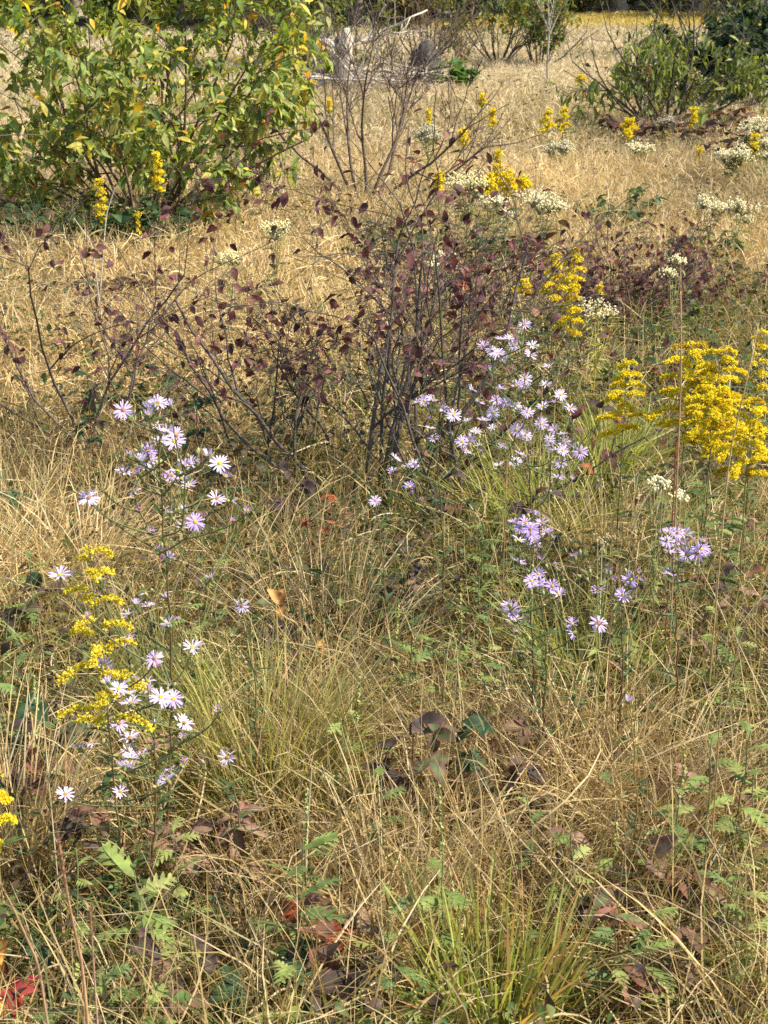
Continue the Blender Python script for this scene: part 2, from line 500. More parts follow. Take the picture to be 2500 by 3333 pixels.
# big green shrub with yellowing leaves
r = rng(40)
b = on(455, 730)
b[2] = float(ground(b[0], b[1]))
st = []
for i in range(24):
    a = i * 2.4 + r.normal(0, .2); t = .25 + 1.15 * (i + .5) / 24
    st.append(((math.cos(a) * math.sin(t), math.sin(a) * math.sin(t), math.cos(t)), 1.25 + .3 * r.random() - .25 * t, .012, (math.cos(a) * .12, math.sin(a) * .1, 0)))
def keepA(q):
    x, y, z = q
    return z > .08 + .22 * max(0, 1 - math.hypot(x, y) / .75) and (x / 1.32) ** 2 + (y / 1.25) ** 2 + ((z - 1.0) / 1.25) ** 2 < 1
GREENS = [[.16, .22, .045], [.22, .27, .06], [.28, .31, .08], [.11, .17, .05], [.36, .37, .12], [.68, .44, .05], [.64, .29, .05], [.46, .40, .08]]
woody('leafy_shrub', 'big bushy green shrub with drooping leaves, some of them turned yellow and orange', 'shrub', b, r, st, (.11, .075, .05),
      (1.30, .094, .20, GREENS, [4, 5, 5, 2.5, 3, 1.0, .45, 2.2], .75, LANCE, M_LEAF, .25), keep=keepA, maxlev=3, nb=(4, 5), ratio=.5, spread=.8, up=.02, seg=6, start=.15,
      leafparts=[('foliage', [0, 1, 2, 3, 4]), ('yellowed_leaves', [5, 6, 7])])

# low dark growth under the big shrub
def low_plant(name, label, cat, px, py, Y, n, h, spread, Lm, pal, seed, group=None, prof=OVAL, wf=.32, mat=None, stemc=(.10, .08, .04)):
    r = rng(seed); p = at(px, py, Y); p[2] = float(ground(p[0], p[1]))
    root = thing(name, label, cat, p, group)
    ms, ml = MB(), MB(); pal = np.array(pal)
    for i in range(n):
        a = r.random() * 6.283; rad = spread * math.sqrt(r.random()); hh = h * (0.5 + .6 * r.random())
        q0 = np.array([math.cos(a) * rad * .6, math.sin(a) * rad * .6, 0]); q1 = np.array([math.cos(a) * rad, math.sin(a) * rad, hh])
        t = np.linspace(0, 1, 5)[:, None]
        P = q0 + (q1 - q0) * t + np.array([0, 0, .15 * hh]) * np.sin(t * 3.14)
        tube(ms, P, np.linspace(.0022, .001, 5), stemc, 3)
        k = r.integers(4, 9)
        tt = r.random(k) * .75 + .25
        LP = q0 + (q1 - q0) * tt[:, None] + np.array([0, 0, .15 * hh]) * np.sin(tt * 3.14)[:, None]
        az = r.random(k) * 6.283
        D = np.stack([np.cos(az), np.sin(az), r.normal(.05, .35, k)], -1)
        N_ = np.stack([r.normal(0, .4, k), r.normal(0, .4, k), np.ones(k)], -1)
        L = Lm * (.6 + .7 * r.random(k))
        leaves(ml, LP, D, N_, L, L * wf, pal[r.integers(0, len(pal), k)] * (.7 + .6 * r.random((k, 1))), prof, .3, .3)
    ms.obj('stem', M_STEM, root); ml.obj('foliage', mat or M_LEAF, root)
    return root
DKG = [[.035, .07, .03], [.05, .09, .03], [.06, .10, .035], [.08, .12, .04]]
MAR = [[.075, .022, .025], [.10, .035, .035], [.06, .02, .03], [.13, .05, .04], [.05, .035, .025]]
low_plant('ground_bramble', 'dark green bramble thicket in the shade under the big yellowing shrub', 'bramble', 250, 775, 9.75, 60, .26, .55, .06, DKG, 41)
low_plant('ground_bramble', 'dark green leafy weed at the foot of the big shrub beside the short yellow spike', 'bramble', 500, 780, 9.5, 34, .3, .3, .06, DKG, 42)

# dark shrub with maroon leaves, and its thinner neighbour
PURP = [[.11, .045, .042], [.14, .055, .055], [.09, .038, .042], [.19, .085, .075], [.10, .075, .04], [.22, .11, .07]]
def maroon(name, label, cat, base, seed, stems, per, Lm, keep, barkcol=(.085, .07, .058), maxlev=3, **kw):
    r = rng(seed)
    st = [((dx, dy, dz), L, rad, (ox, oy, 0)) for dx, dy, dz, L, rad, ox, oy in stems]
    return woody(name, label, cat, base, r, st, barkcol, (per, Lm, .3, PURP, [4, 4, 4, 2, 2, 1], .25, OVAL, M_DARKLEAF, .5), keep=keep, maxlev=maxlev, **kw)
b = at(1235, 1560, 4.75); b[2] = float(ground(b[0], b[1]))
maroon('maroon_shrub', 'nearly bare thorny shrub with dark maroon leaves, standing in the middle of the meadow', 'shrub', b, 52,
       [(-.75, .15, .62, .72, .0075, -.18, 0), (-.5, -.1, .85, .78, .008, -.2, .05), (-.16, .1, .95, .85, .0085, -.02, 0), (.05, -.1, .95, .8, .008, .02, 0), (.42, .1, .85, .95, .009, .05, 0), (.3, .0, 1, 1.05, .006, .1, .05), (-.05, .2, 1, 1.0, .006, 0, .1), (.12, -.1, 1, .95, .006, .04, 0),
        (.75, .0, .6, .62, .007, .08, .05), (.2, .25, .9, .75, .007, 0, .1), (-.32, .3, .9, .6, .006, -.1, .1), (.02, .2, 1, .7, .007, .05, .05)],
       .17, .036, lambda q: q[2] > .02 and q[2] < 1.15 and abs(q[0]) < .62, nb=(4, 5), ratio=.52, spread=.85, wig=.17, up=.03, seg=7, start=.12)
b = at(290, 1440, 5.35); b[2] = float(ground(b[0], b[1]))
maroon('maroon_shrub', 'thin spreading shrub with small maroon leaves behind the lilac aster', 'shrub', b, 53,
       [(-.7, .2, .7, .75, .006, -.02, 0), (-.35, .0, .9, .85, .0065, 0, 0), (.1, .1, .95, .8, .006, 0, 0), (.5, .0, .8, .7, .006, .02, 0), (-.9, -.1, .5, .6, .005, -.03, 0), (.7, .2, .5, .5, .005, .02, .02)],
       .17, .034, lambda q: q[2] > .02 and q[2] < .95 and -.66 < q[0] < .5, barkcol=(.13, .10, .08), nb=(4, 6), ratio=.5, spread=.8, wig=.14, up=.03, seg=6, start=.12)
b = at(880, 1500, 4.95); b[2] = float(ground(b[0], b[1]))
maroon('maroon_shrub', 'low twiggy thicket with few maroon leaves between the two taller maroon shrubs', 'shrub', b, 56,
       [(-.6, .1, .7, .5, .005, -.05, 0), (-.2, .0, .95, .55, .005, 0, 0), (.3, .1, .9, .5, .005, .02, 0), (.7, .0, .6, .45, .005, .05, 0), (0, .3, .8, .5, .005, 0, .05)],
       .10, .031, lambda q: q[2] > .02 and q[2] < .6, nb=(4, 6), ratio=.5, spread=.8, wig=.15, up=.02, seg=6, start=.1)
b = at(1480, 1500, 4.5); b[2] = float(ground(b[0], b[1]))
maroon('maroon_shrub', 'dense dark twig tangle of a low maroon shrub, behind the small lilac aster', 'shrub', b, 57,
       [(-.6, .1, .7, .55, .005, -.05, 0), (-.2, .0, .95, .7, .006, 0, 0), (.25, .1, .95, .85, .006, .02, 0), (.6, .0, .8, .6, .005, .05, 0), (0, .3, .9, .7, .005, 0, .05)],
       .10, .031, lambda q: q[2] > .02 and q[2] < .9, nb=(4, 6), ratio=.5, spread=.8, wig=.15, up=.02, seg=6, start=.1)
b = at(2060, 1060, 7.2); b[2] = float(ground(b[0], b[1]))
maroon('maroon_bramble', 'dense low bramble with dark maroon leaves behind the white flower head', 'bramble', b, 54,
       [(math.cos(a) * s, math.sin(a) * s * .7, .8, .34, .004, math.cos(a) * .07, math.sin(a) * .06) for a, s in zip(np.linspace(0, 6, 13), [.5, .8, .3, .9, .6, .4, .8, .5, .9, .3, .7, .5, .2])] +
       [(-.1, 0, 1, .55, .004, -.05, 0), (.25, .1, 1, .6, .004, .05, 0)],
       .30, .030, lambda q: abs(q[0]) < .42 and q[2] > .03 and q[2] < .62, nb=(7, 9), ratio=.5, spread=.8, wig=.15, up=.0, seg=5, maxlev=2)
b = at(1600, 930, 7.0); b[2] = float(ground(b[0], b[1]))
maroon('maroon_bramble', 'dark tangled bramble with few maroon leaves beside the tallest twigs of the maroon shrub', 'bramble', b, 55,
       [(math.cos(a) * s, math.sin(a) * s * .7, .75, .36, .004, math.cos(a) * .1, math.sin(a) * .08) for a, s in zip(np.linspace(0, 6, 11), [.5, .8, .3, .9, .6, .4, .8, .5, .9, .3, .7])],
       .2, .030, lambda q: q[2] > .03 and q[2] < .5, nb=(7, 9), ratio=.5, spread=.8, wig=.15, up=.0, seg=5, maxlev=2)

# bare grey-brown shrub
b = on(1190, 665); b[2] = float(ground(b[0], b[1]))
r = rng(60)
st = []
for i in range(9):
    a = -1.3 + 2.6 * i / 8 + r.normal(0, .05)
    st.append(((math.sin(a), r.normal(0, .3), math.cos(a) * 1.0), .85 + .35 * r.random(), .0135, (math.sin(a) * .10, r.normal(0, .05), 0)))
woody('bare_shrub', 'leafless shrub of thin brown branches fanning out in front of the stumps', 'shrub', b, r, st, (.12, .085, .065), None,
      keep=lambda q: q[2] < 1.45 and abs(q[0]) < .92, maxlev=3, nb=(4, 5), ratio=.5, spread=.55, wig=.10, up=.06, seg=7, start=.2, minr=.0026)

# right hand green shrub, drooping willow-like leaves
b = on(2150, 425); b[2] = float(ground(b[0], b[1])); r = rng(70)
st = []
for i in range(20):
    a = i * 2.4; t = .25 + 1.15 * (i + .5) / 20
    st.append(((math.cos(a) * math.sin(t), math.sin(a) * math.sin(t) * .8, math.cos(t)), .98 + .35 * r.random(), .015, (math.cos(a) * .15, math.sin(a) * .1, 0)))
GR2 = [[.15, .19, .05], [.19, .23, .06], [.23, .26, .08], [.11, .15, .045], [.34, .35, .14], [.45, .16, .05]]
woody('willowy_shrub', 'rounded dark green shrub with long hanging leaves above a brush pile', 'shrub', b, r, st, (.09, .07, .05),
      (.62, .115, .16, GR2, [5, 5, 4, 4, 1.3, .12], 1.1, LANCE, M_LEAF, .3), keep=lambda q: q[2] > .06 + .2 * max(0, 1 - abs(q[0] + .1) / .8) and (q[0] / 1.25) ** 2 + (q[1] / 1.0) ** 2 + ((q[2] - .45) / .66) ** 2 < 1,
      maxlev=3, nb=(4, 5), ratio=.5, start=.15, spread=.8, up=.0, seg=6, minr=.003)

# more shrubs further back
def back_shrub(name, label, px, py, w, h, per, seed, pal, wts, Lm=.12, droop=.6, nst=11, barkcol=(.10, .075, .055), wf=.2, maxlev=3, tilt=(.2, .8), group=None, minr=.004, low=.15):
    b = on(px, py); b[2] = float(ground(b[0], b[1])); r = rng(seed); st = []
    for i in range(nst):
        a = i / nst * 6.283; t = tilt[0] + tilt[1] * r.random()
        st.append(((math.cos(a) * math.sin(t), math.sin(a) * math.sin(t), math.cos(t)), h * (.5 + .25 * r.random()), .016, (math.cos(a) * .1, math.sin(a) * .1, 0)))
    return woody(name, label, 'shrub', b, r, st, barkcol, (per, Lm, wf, pal, wts, droop, LANCE, M_LEAF, .3), group=group, keep=lambda q: q[2] > low and q[2] < h and abs(q[0]) < w and abs(q[1]) < w,
                 maxlev=maxlev, nb=(3, 4), ratio=.55, spread=.7, up=.03, seg=5, minr=minr)
G3 = [[.14, .18, .04], [.18, .21, .05], [.10, .14, .035], [.30, .24, .06], [.40, .20, .05]]
DK = [[.035, .06, .03], [.05, .08, .03], [.03, .05, .03], [.07, .10, .04]]
back_shrub('leafy_shrub', 'pale green shrub standing behind the big yellowing shrub, in front of the dark wood', 975, 240, 1.75, 2.6, 2.2, 80, G3, [5, 5, 4, 1, .3], .12, .4, 18, tilt=(.2, 1.0))
back_shrub('leafy_shrub', 'low bush tangled in the brush behind the bleached stump', 1010, 255, .75, 1.0, .5, 81, G3, [4, 4, 4, 1.5, .5], .10, .3, 9)
back_shrub('sparse_shrub', 'sparse yellow and green sapling rising behind the dark stump', 1385, 225, .9, 2.3, .6, 82, G3, [3, 3, 3, 3, 2], .12, .6, 9, tilt=(.1, .5))
back_shrub('sparse_shrub', 'thin leafed shrub with fanning stems between the dark stump and the young tree', 1625, 215, 1.15, 1.7, .65, 83, G3, [3, 3, 5, 2, .8], .12, .6, 12)
back_shrub('sparse_shrub', 'small shrub with few leaves at the foot of the pale young tree', 1755, 225, .7, 1.3, .8, 84, G3, [3, 3, 5, 1, .3], .12, .6, 9)
back_shrub('sparse_shrub', 'open shrub with yellow and orange leaves behind the willowy shrub', 2270, 195, 1.7, 2.5, .6, 85, G3, [4, 4, 5, 2, 2], .13, .8, 11, barkcol=(.06, .045, .035), minr=.006)
back_shrub('sparse_shrub', 'straggly shrub with red tinged leaves at the edge beyond the dark bush', 2475, 235, 1.0, 2.2, .6, 86, G3, [3, 3, 4, 2, 3], .13, .8, 9, barkcol=(.07, .05, .04), minr=.005)
back_shrub('dense_bush', 'dense dark green bush in shade behind the willowy shrub', 2430, 350, 1.15, 1.25, 2.6, 87, DK, [4, 4, 3, 1], .09, .2, 16, tilt=(.3, 1.0), wf=.32, low=.02)
# bare twiggy shrub beside the dark stump
back_shrub('bare_sapling', 'bare twiggy shrub growing close beside the dark stump', 1440, 245, .7, 1.2, .06, 88, G3, [3, 3, 3, 1, 1], .09, .3, 10, barkcol=(.16, .11, .08), tilt=(.2, .9))
# pale young tree
b = on(1782, 285); b[2] = float(ground(b[0], b[1])); r = rng(89)
woody('young_tree', 'slender young tree with a pale grey trunk and thin bare branches', 'tree', b, r, [((.02, 0, 1), 1.5, .018, (0, 0, 0)), ((-.45, .1, .9), 1.5, .010, (0, 0, .75)), ((.25, .1, .95), 1.2, .009, (0, 0, .7))],
      (.42, .36, .28), (.25, .11, .2, G3, [4, 4, 3, 1, .5], .7, LANCE, M_LEAF, .3), keep=lambda q: q[2] > .55, maxlev=3, nb=(3, 4), ratio=.5, spread=.6, up=.05, seg=6, minr=.004)
# a leafy green weed by the dark stump
low_plant('leafy_weed', 'bright green broad leaved weed on the grass beside the dark stump', 'weed', 1485, 228, 22.5, 14, .4, .35, .16, [[.06, .12, .03], [.09, .16, .04]], 90)
# brush under the willowy shrub
low_plant('ground_bramble', 'dead brownish bramble heap under the willowy shrub', 'bramble', 2230, 480, 15.8, 60, .28, .95, .09, [[.12, .07, .05], [.10, .05, .04], [.09, .08, .04], [.16, .10, .06]], 91, mat=M_DARKLEAF)
# ------------------------------------------------------------------ stumps, fallen branches, the wood behind
def stump(name, label, px, py, Y, rad, h, col, col2, seed, jag=.12, fork=None):
    r = rng(seed); p = at(px, py, Y); p[2] = float(ground(p[0], p[1])) - .03
    root = thing(name, label, 'stump', p)
    n, m = 32, 16; mb = MB()
    th = np.arange(n) * 2 * math.pi / n
    gro = r.normal(0, 1, n); gro = (gro + np.roll(gro, 1)) / 2
    top = h * (1 - jag) + h * jag * 2 * np.abs(vnoise(th * 2.2 + seed, th * 0 + 1, seed))
    V = []; C = []
    for i in range(m + 1):
        t = i / m
        prof = 1.25 * math.exp(-t * 7) * .5 + 1 - .12 * t
        rr = rad * prof * (1 + .07 * gro + .05 * r.normal(0, 1, n) * .6)
        V.append(np.stack([np.cos(th) * rr, np.sin(th) * rr, top * t], -1))
        C.append(np.where(r.random((n, 1)) < .35, np.array(col2), np.array(col)) * (.8 + .35 * r.random((n, 1))))
    V = np.concatenate(V); i = np.arange(m)[:, None] * n; j = np.arange(n)[None]; k = (j + 1) % n
    mb.add(V, np.stack([i + j, i + k, i + n + k, i + n + j], -1).reshape(-1, 4), np.concatenate(C))
    mb.obj('trunk', M_WOOD, root)
    cap = MB(); ring = V[-n:] * np.array([.97, .97, .99]); c = ring.mean(0) - np.array([0, 0, h * .12])
    inner = (ring + c) / 2 - np.array([0, 0, .03]) + r.normal(0, .012, (n, 3))
    j = np.arange(n); k = (j + 1) % n
    cap.add(np.concatenate([ring, inner, c[None]]), np.stack([j, k, n + k, n + j], -1), np.array(col2) * .8)
    cap.add(np.concatenate([inner, c[None]]), np.stack([j, k, 0 * j + n], -1), np.array(col2) * .6)
    cap.obj('broken_top', M_WOOD, root)
    for (pts, ra) in fork or []:
        fb = MB(); tube(fb, np.array(pts), ra, np.array(col), 10); fb.obj('branch_stub', M_WOOD, root)
    return root
Yw = 22.5
stump('bleached_stump', 'tall bleached white stump with a jagged top, standing among fallen branches', 1120, 262, 22.0, .13, .74, (.50, .43, .33), (.30, .25, .19), 101, .16,
      [([(.05, -.02, .15), (.15, -.05, .24), (.22, -.06, .36)], [.06, .05, .035]), ([(-.05, -.03, .58), (-.2, -.05, .68), (-.42, 0, .70), (-.62, 0, .62)], [.06, .05, .035, .015]),
       ([(0, -.04, .60), (.05, -.05, .76), (.02, -.04, .86)], [.11, .09, .05]), ([(-.06, -.05, .1), (-.22, -.1, .04), (-.4, -.1, .0)], [.06, .045, .02])])
stump('dark_stump', 'dark grey weathered stump with a rounded top', 1382, 250, 22.8, .21, .56, (.075, .065, .055), (.14, .12, .10), 102, .05,
      [([(.02, 0, .45), (.04, 0, .62), (.05, .0, .70)], [.17, .12, .03])])
r = rng(103)
BR = [  # fallen branches: photo points (x, y), distance, base radius
    ('long pale fallen branch slanting up over the bleached stump towards the wood', [(1040, 205), (1150, 150), (1240, 105), (1330, 60), (1395, 35)], 22.2, .026),
    ('thin grey fallen branch lying level below the long slanting one', [(1180, 140), (1260, 112), (1360, 100), (1400, 105)], 22.3, .016),
    ('long pale fallen pole lying low between the bleached stump and the dark stump', [(915, 225), (1060, 235), (1150, 225), (1270, 235), (1420, 250)], 22.0, .030),
    ('bleached fallen branch leaning from the grass up to the white stump', [(960, 300), (1060, 262), (1135, 232)], 21.9, .032),
    ('crooked grey branch lying across the front of the dark stump', [(1230, 228), (1320, 242), (1385, 238), (1425, 232)], 21.8, .020),
    ('tall thin straight dead pole crossing the bare shrub', [(1130, 385), (1165, 260), (1200, 130), (1230, 60), (1290, -30)], 20.0, .011),
    ('slim dead branch rising beside the bleached stump', [(1150, 250), (1100, 190), (1060, 130), (1020, 85)], 21.5, .013),
    ('short dead twig upright behind the brush', [(1245, 200), (1225, 150), (1200, 90)], 22.6, .010),
    ('grey dead branch bent over the brush pile', [(1100, 150), (1190, 165), (1260, 210), (1300, 240)], 22.1, .014),
    ('dead branch lying in the grass before the white stump', [(1010, 250), (1120, 262), (1240, 256), (1330, 262)], 21.4, .017),
    ('forked dead branch propped behind the white stump', [(1000, 150), (1070, 130), (1130, 120)], 22.8, .024),
    ('thin bleached branch low in the grass beside the white stump', [(1160, 240), (1240, 268), (1370, 285)], 21.2, .011)]
for k, (lab, pts, Y, rad) in enumerate(BR):
    P = np.array([at(x, y, Y + r.normal(0, .12)) for x, y in pts])
    t = np.linspace(0, len(P) - 1, 14); i = np.minimum(t.astype(int), len(P) - 2); f = (t - i)[:, None]
    Q = P[i] * (1 - f) + P[i + 1] * f + r.normal(0, .01, (14, 3))
    base = Q[0].copy(); root = thing('fallen_branch', lab, 'branch', base, 'fallen branches around the stumps')
    c = np.array([(.50, .44, .35), (.36, .31, .25), (.28, .23, .18)][k % 3])
    mb = MB(); tube(mb, Q - base, np.linspace(rad, rad * .4, 14), c, 7); mb.obj('limb', M_WOOD, root)
    for s in range(9):
        mt = MB(); j = r.integers(2, 13); d = nrm(nrm(Q[13] - Q[0]) * .6 + r.normal(0, .6, 3) + np.array([0, 0, .25]))
        L = .18 + .35 * r.random(); tt = np.linspace(0, 1, 5)[:, None]
        tube(mt, Q[j] - base + d * L * tt + r.normal(0, .012, (5, 3)) * tt, np.linspace(rad * .35, .003, 5), c * .9, 4); mt.obj('twig', M_WOOD, root)

# the brush pile of fine sticks: nobody could count them
mb = MB(); r = rng(104)
for s in range(260):
    p = at(r.uniform(930, 1440), 0, 1.0); x = at(r.uniform(940, 1430), 260, 22.2)[0]; y = 22.5 + r.normal(0, .5)
    h0 = abs(r.normal(0, .10)); L = .3 + .7 * r.random(); a = r.random() * 6.283; e = r.normal(0.15, .35)
    d = np.array([math.cos(a) * math.cos(e), math.sin(a) * math.cos(e), math.sin(e)])
    q = np.array([x, y, float(ground(x, y)) + h0 + .03]); tt = np.linspace(-.5, .5, 5)[:, None]
    tube(mb, q + d * L * tt + r.normal(0, .02, (5, 3)), np.linspace(.008, .004, 5), np.array([(.46, .40, .31), (.30, .25, .19), (.22, .17, .13)][s % 3]), 4)
tag(mb.obj('brush_sticks', M_WOOD), 'tangle of fine dead sticks heaped around the stumps', 'sticks', kind='stuff')

# trees of the wood: roots flare, trunk, limbs, crown
def make_tree(seed, rad, H, crown0):
    r = rng(seed); root = thing('oak_tree', 'x', 'tree', (0, 0, 0))
    mb = MB(); zz = np.array([-.1, .12, .35, .8, 1.6, 3, 5, 8, H * .8])
    rr = rad * np.array([1.75, 1.4, 1.18, 1.05, 1, .95, .85, .6, .25])
    P = np.stack([np.cumsum(r.normal(0, .04, 9)), np.cumsum(r.normal(0, .04, 9)), zz], -1)
    t = np.linspace(0, 8, 40); i = np.minimum(t.astype(int), 7); f = (t - i)[:, None]
    Q = P[i] * (1 - f) + P[i + 1] * f
    tube(mb, Q, np.interp(t, np.arange(9), rr), np.array([.25, .20, .15]) * (0.8 + .4 * r.random((40, 1))), 16)
    V = mb.V[0]; V += (vnoise(np.arctan2(V[:, 1], V[:, 0]) * 7, V[:, 2] * .8, seed) - .5)[:, None] * V * np.array([.18, .18, 0]) * np.exp(-V[:, 2:3] / 6)
    mb.obj('trunk', M_TRUNK, root)
    lim = MB(); cr = MB()
    P0 = []
    for k in range(16):
        z = crown0 + (H - crown0) * r.random() ** 1.2 * .85; a = r.random() * 6.283; L = (2.2 + 3 * r.random()) * (1.15 - z / H * .6)
        d = np.array([math.cos(a), math.sin(a), .25 + .3 * r.random()]); tt = np.linspace(0, 1, 6)[:, None]
        pt = np.array([0, 0, z]) + d * L * tt + r.normal(0, .08, (6, 3)) * tt
        tube(lim, pt, np.linspace(.12, .03, 6), (.16, .12, .09), 6)
        for c in range(7):
            cen = pt[r.integers(2, 6)] + r.normal(0, .7, 3); n = 130
            P0.append(cen + r.normal(0, 1, (n, 3)) * np.array([.55, .55, .35]))
    lim.obj('limb', M_TRUNK, root)
    P0 = np.concatenate(P0); n = len(P0)
    az = r.random(n) * 6.283; D = np.stack([np.cos(az), np.sin(az), r.normal(-.3, .4, n)], -1)
    N_ = np.stack([r.normal(0, .5, n), r.normal(0, .5, n), np.ones(n)], -1)
    leaves(cr, P0, D, N_, .16 + .12 * r.random(n), .06, np.array([[.05, .085, .025], [.07, .11, .03], [.09, .13, .03], [.13, .13, .03]])[r.integers(0, 4, n)], (.1, 1, .8, .05), .2, .2)
    cr.obj('crown', M_LEAF, root)
    return root
M_TRUNK = plantmat('tree bark', 0, .15, .9, .5, 9)
TREES = [  # photo x, distance, trunk radius, label
    (1165, 47.5, .19, 'slim dark tree trunk at the wood edge, above the bleached stump'),
    (1735, 52, .30, 'leaning orange brown oak trunk at the wood edge above the pale young tree'),
    (2005, 63, .31, 'stout grey oak trunk standing on the sunlit yellow grass of the wood edge'),
    (2270, 66, .36, 'shadowed grey oak trunk behind the open orange leaved shrub'),
    (860, 52, .25, 'dark oak trunk half hidden behind the pale green shrub'),
    (1440, 58, .26, 'dark oak trunk deep in shade behind the yellow sapling'),
    (1600, 66, .22, 'dim oak trunk in the wood just beside the leaning orange brown one'),
    (2450, 60, .28, 'oak trunk at the far edge of the wood, behind the straggly red tinged shrub'),
    (620, 55, .28, 'oak hidden behind the crown of the big yellowing shrub'),
    (250, 58, .28, 'oak at the wood edge on the side of the big yellowing shrub'),
    (2700, 66, .3, 'oak just outside the view beyond the dark bush')]
protos = [make_tree(110, 1, 14, 3.2), make_tree(111, 1, 16, 3.6), make_tree(112, 1, 13, 3.0)]
r = rng(113)
def set_trunk(root, rad):
    for c in root.children:
        if c.name.startswith('trunk'): c.scale = (rad, rad, 1)
for k, (px, Y, rad, lab) in enumerate(TREES):
    p = at(px, 100, Y); p[2] = float(ground(p[0], p[1]))
    if k < 3:
        o = protos[k]; o.location = tuple(p); o['label'] = lab; o['group'] = 'oaks along the edge of the wood'
    else:
        o = copy_tree(protos[k % 3], p, r.random() * 6.28, 1, lab, 'oaks along the edge of the wood')
    set_trunk(o, rad)

# bushes along the wood edge and the dark mass of the wood behind them
def wood_bush(label, px, Y, w, h, seed, pal, n):
    r = rng(seed); p = at(px, 100, Y); p[2] = float(ground(p[0], p[1]))
    root = thing('edge_bush', label, 'bush', p, 'bushes along the edge of the wood')
    st, cr = MB(), MB()
    P0 = []
    for k in range(14):
        a = r.random() * 6.283; q = np.array([math.cos(a) * w * r.random(), math.sin(a) * w * .5 * r.random(), h * (.45 + .55 * r.random())])
        tt = np.linspace(0, 1, 5)[:, None]; tube(st, q * np.array([.3, .3, 1]) * tt + (q * np.array([.7, .7, 0])) * tt ** 2, np.linspace(.03, .01, 5), (.09, .07, .05), 4)
        for c in range(5):
            P0.append(q * (.4 + .65 * r.random()) + r.normal(0, 1, (n // 70, 3)) * np.array([.32, .32, .26]))
    P0 = np.concatenate(P0); P0[:, 2] = np.abs(P0[:, 2]) + .05; m = len(P0)
    az = r.random(m) * 6.283; D = np.stack([np.cos(az), np.sin(az), r.normal(-.3, .4, m)], -1)
    N_ = np.stack([r.normal(0, .5, m), r.normal(0, .5, m), np.ones(m)], -1)
    L = .09 + .09 * r.random(m)
    leaves(cr, P0, D, N_, L, L * .3, np.array(pal)[r.integers(0, len(pal), m)] * (.7 + .6 * r.random((m, 1))), (.1, 1, .8, .05), .2, .2)
    st.obj('stem', M_BARK, root); cr.obj('foliage', M_LEAF, root)
YG = [[.12, .17, .035], [.16, .20, .045], [.08, .13, .03], [.22, .22, .06]]
RU = [[.10, .10, .03], [.15, .10, .04], [.20, .12, .04], [.07, .08, .03]]
for a in [('yellow green bush at the wood edge above the big yellowing shrub', 700, 44, 1.7, 2.4, 120, YG, 2600), ('green bush at the wood edge behind the pale green shrub', 1010, 46, 1.3, 1.9, 121, YG, 2200),
          ('dark rusty bush at the wood edge above the dark stump', 1330, 47, 1.5, 1.8, 122, RU, 2000), ('dark bush at the wood edge beside the leaning orange brown trunk', 1530, 52, 1.4, 1.7, 123, DK, 1800),
          ('low green bush between the leaning orange brown trunk and the stout grey one', 1880, 61, 1.6, 1.6, 124, GR2, 1800), ('dark green bush at the wood edge above the willowy shrub', 2150, 68, 2.0, 1.8, 125, DK, 1800),
          ('dark bush at the far corner of the wood above the dense dark bush', 2420, 56, 1.9, 2.2, 126, DK, 2200), ('bush at the wood edge seen through the top of the big yellowing shrub', 380, 46, 2.2, 2.4, 127, YG, 2200),
          ('shady bush at the outer corner of the wood beside the big yellowing shrub', 60, 46, 2.2, 2.4, 128, DK, 2000)]:
    wood_bush(*a)
r = rng(130); mb = MB(); n = 42000
x = r.uniform(-34, 34, n); y = r.uniform(58, 82, n) + np.where(x > 3, 8, 0); z = r.random(n) ** .8 * 13
P = np.stack([x, y, ground(x, y) + z], -1)
az = r.random(n) * 6.283
leaves(mb, P, np.stack([np.cos(az), np.sin(az), r.normal(-.3, .4, n)], -1), np.stack([r.normal(0, .6, n), -r.random(n), np.ones(n)], -1), .35 + .3 * r.random(n), .16,
       np.array([[.03, .05, .02], [.04, .06, .025], [.05, .075, .03]])[r.integers(0, 3, n)], (.1, 1, .8, .05), .2, .2)
tag(mb.obj('far_wood_foliage', M_LEAF), 'dark mass of leaves deep in the wood behind the field', 'wood', kind='stuff')
# ------------------------------------------------------------------ asters
def quat_to(d, spin=0.0):
    q = Vector(tuple(float(v) for v in d)).to_track_quat('Z', 'Y')
    from mathutils import Quaternion
    return q @ Quaternion((0, 0, 1), spin)

LILAC = [(.82, .69, .92), (.75, .59, .90), (.65, .48, .86)]
def petal_mesh(seed, n, lift, droop, L, col, miss=0.0, name='petals', wid=.19):
    r = rng(seed); mb = MB()
    a = np.arange(n) / n * 6.283 + r.normal(0, .09, n)
    k = r.random(n) >= miss
    a = a[k]; m = len(a)
    e = lift + r.normal(0, .14, m)
    D = np.stack([np.cos(a) * np.cos(e), np.sin(a) * np.cos(e), np.sin(e)], -1)
    N_ = np.stack([-np.cos(a) * np.sin(e), -np.sin(a) * np.sin(e), np.cos(e)], -1) + r.normal(0, .18, (m, 3))
    LL = L * (.85 + .25 * r.random(m))
    P = np.stack([np.cos(a), np.sin(a), 0 * a], -1) * .0028
    leaves(mb, P, D, N_, LL, LL * wid * .5, np.array(col) * (.88 + .2 * r.random((m, 1))), (.45, .8, 1, .95, .6), droop + r.normal(0, .12, m), .25)
    return mb.mesh(name, M_PETAL)
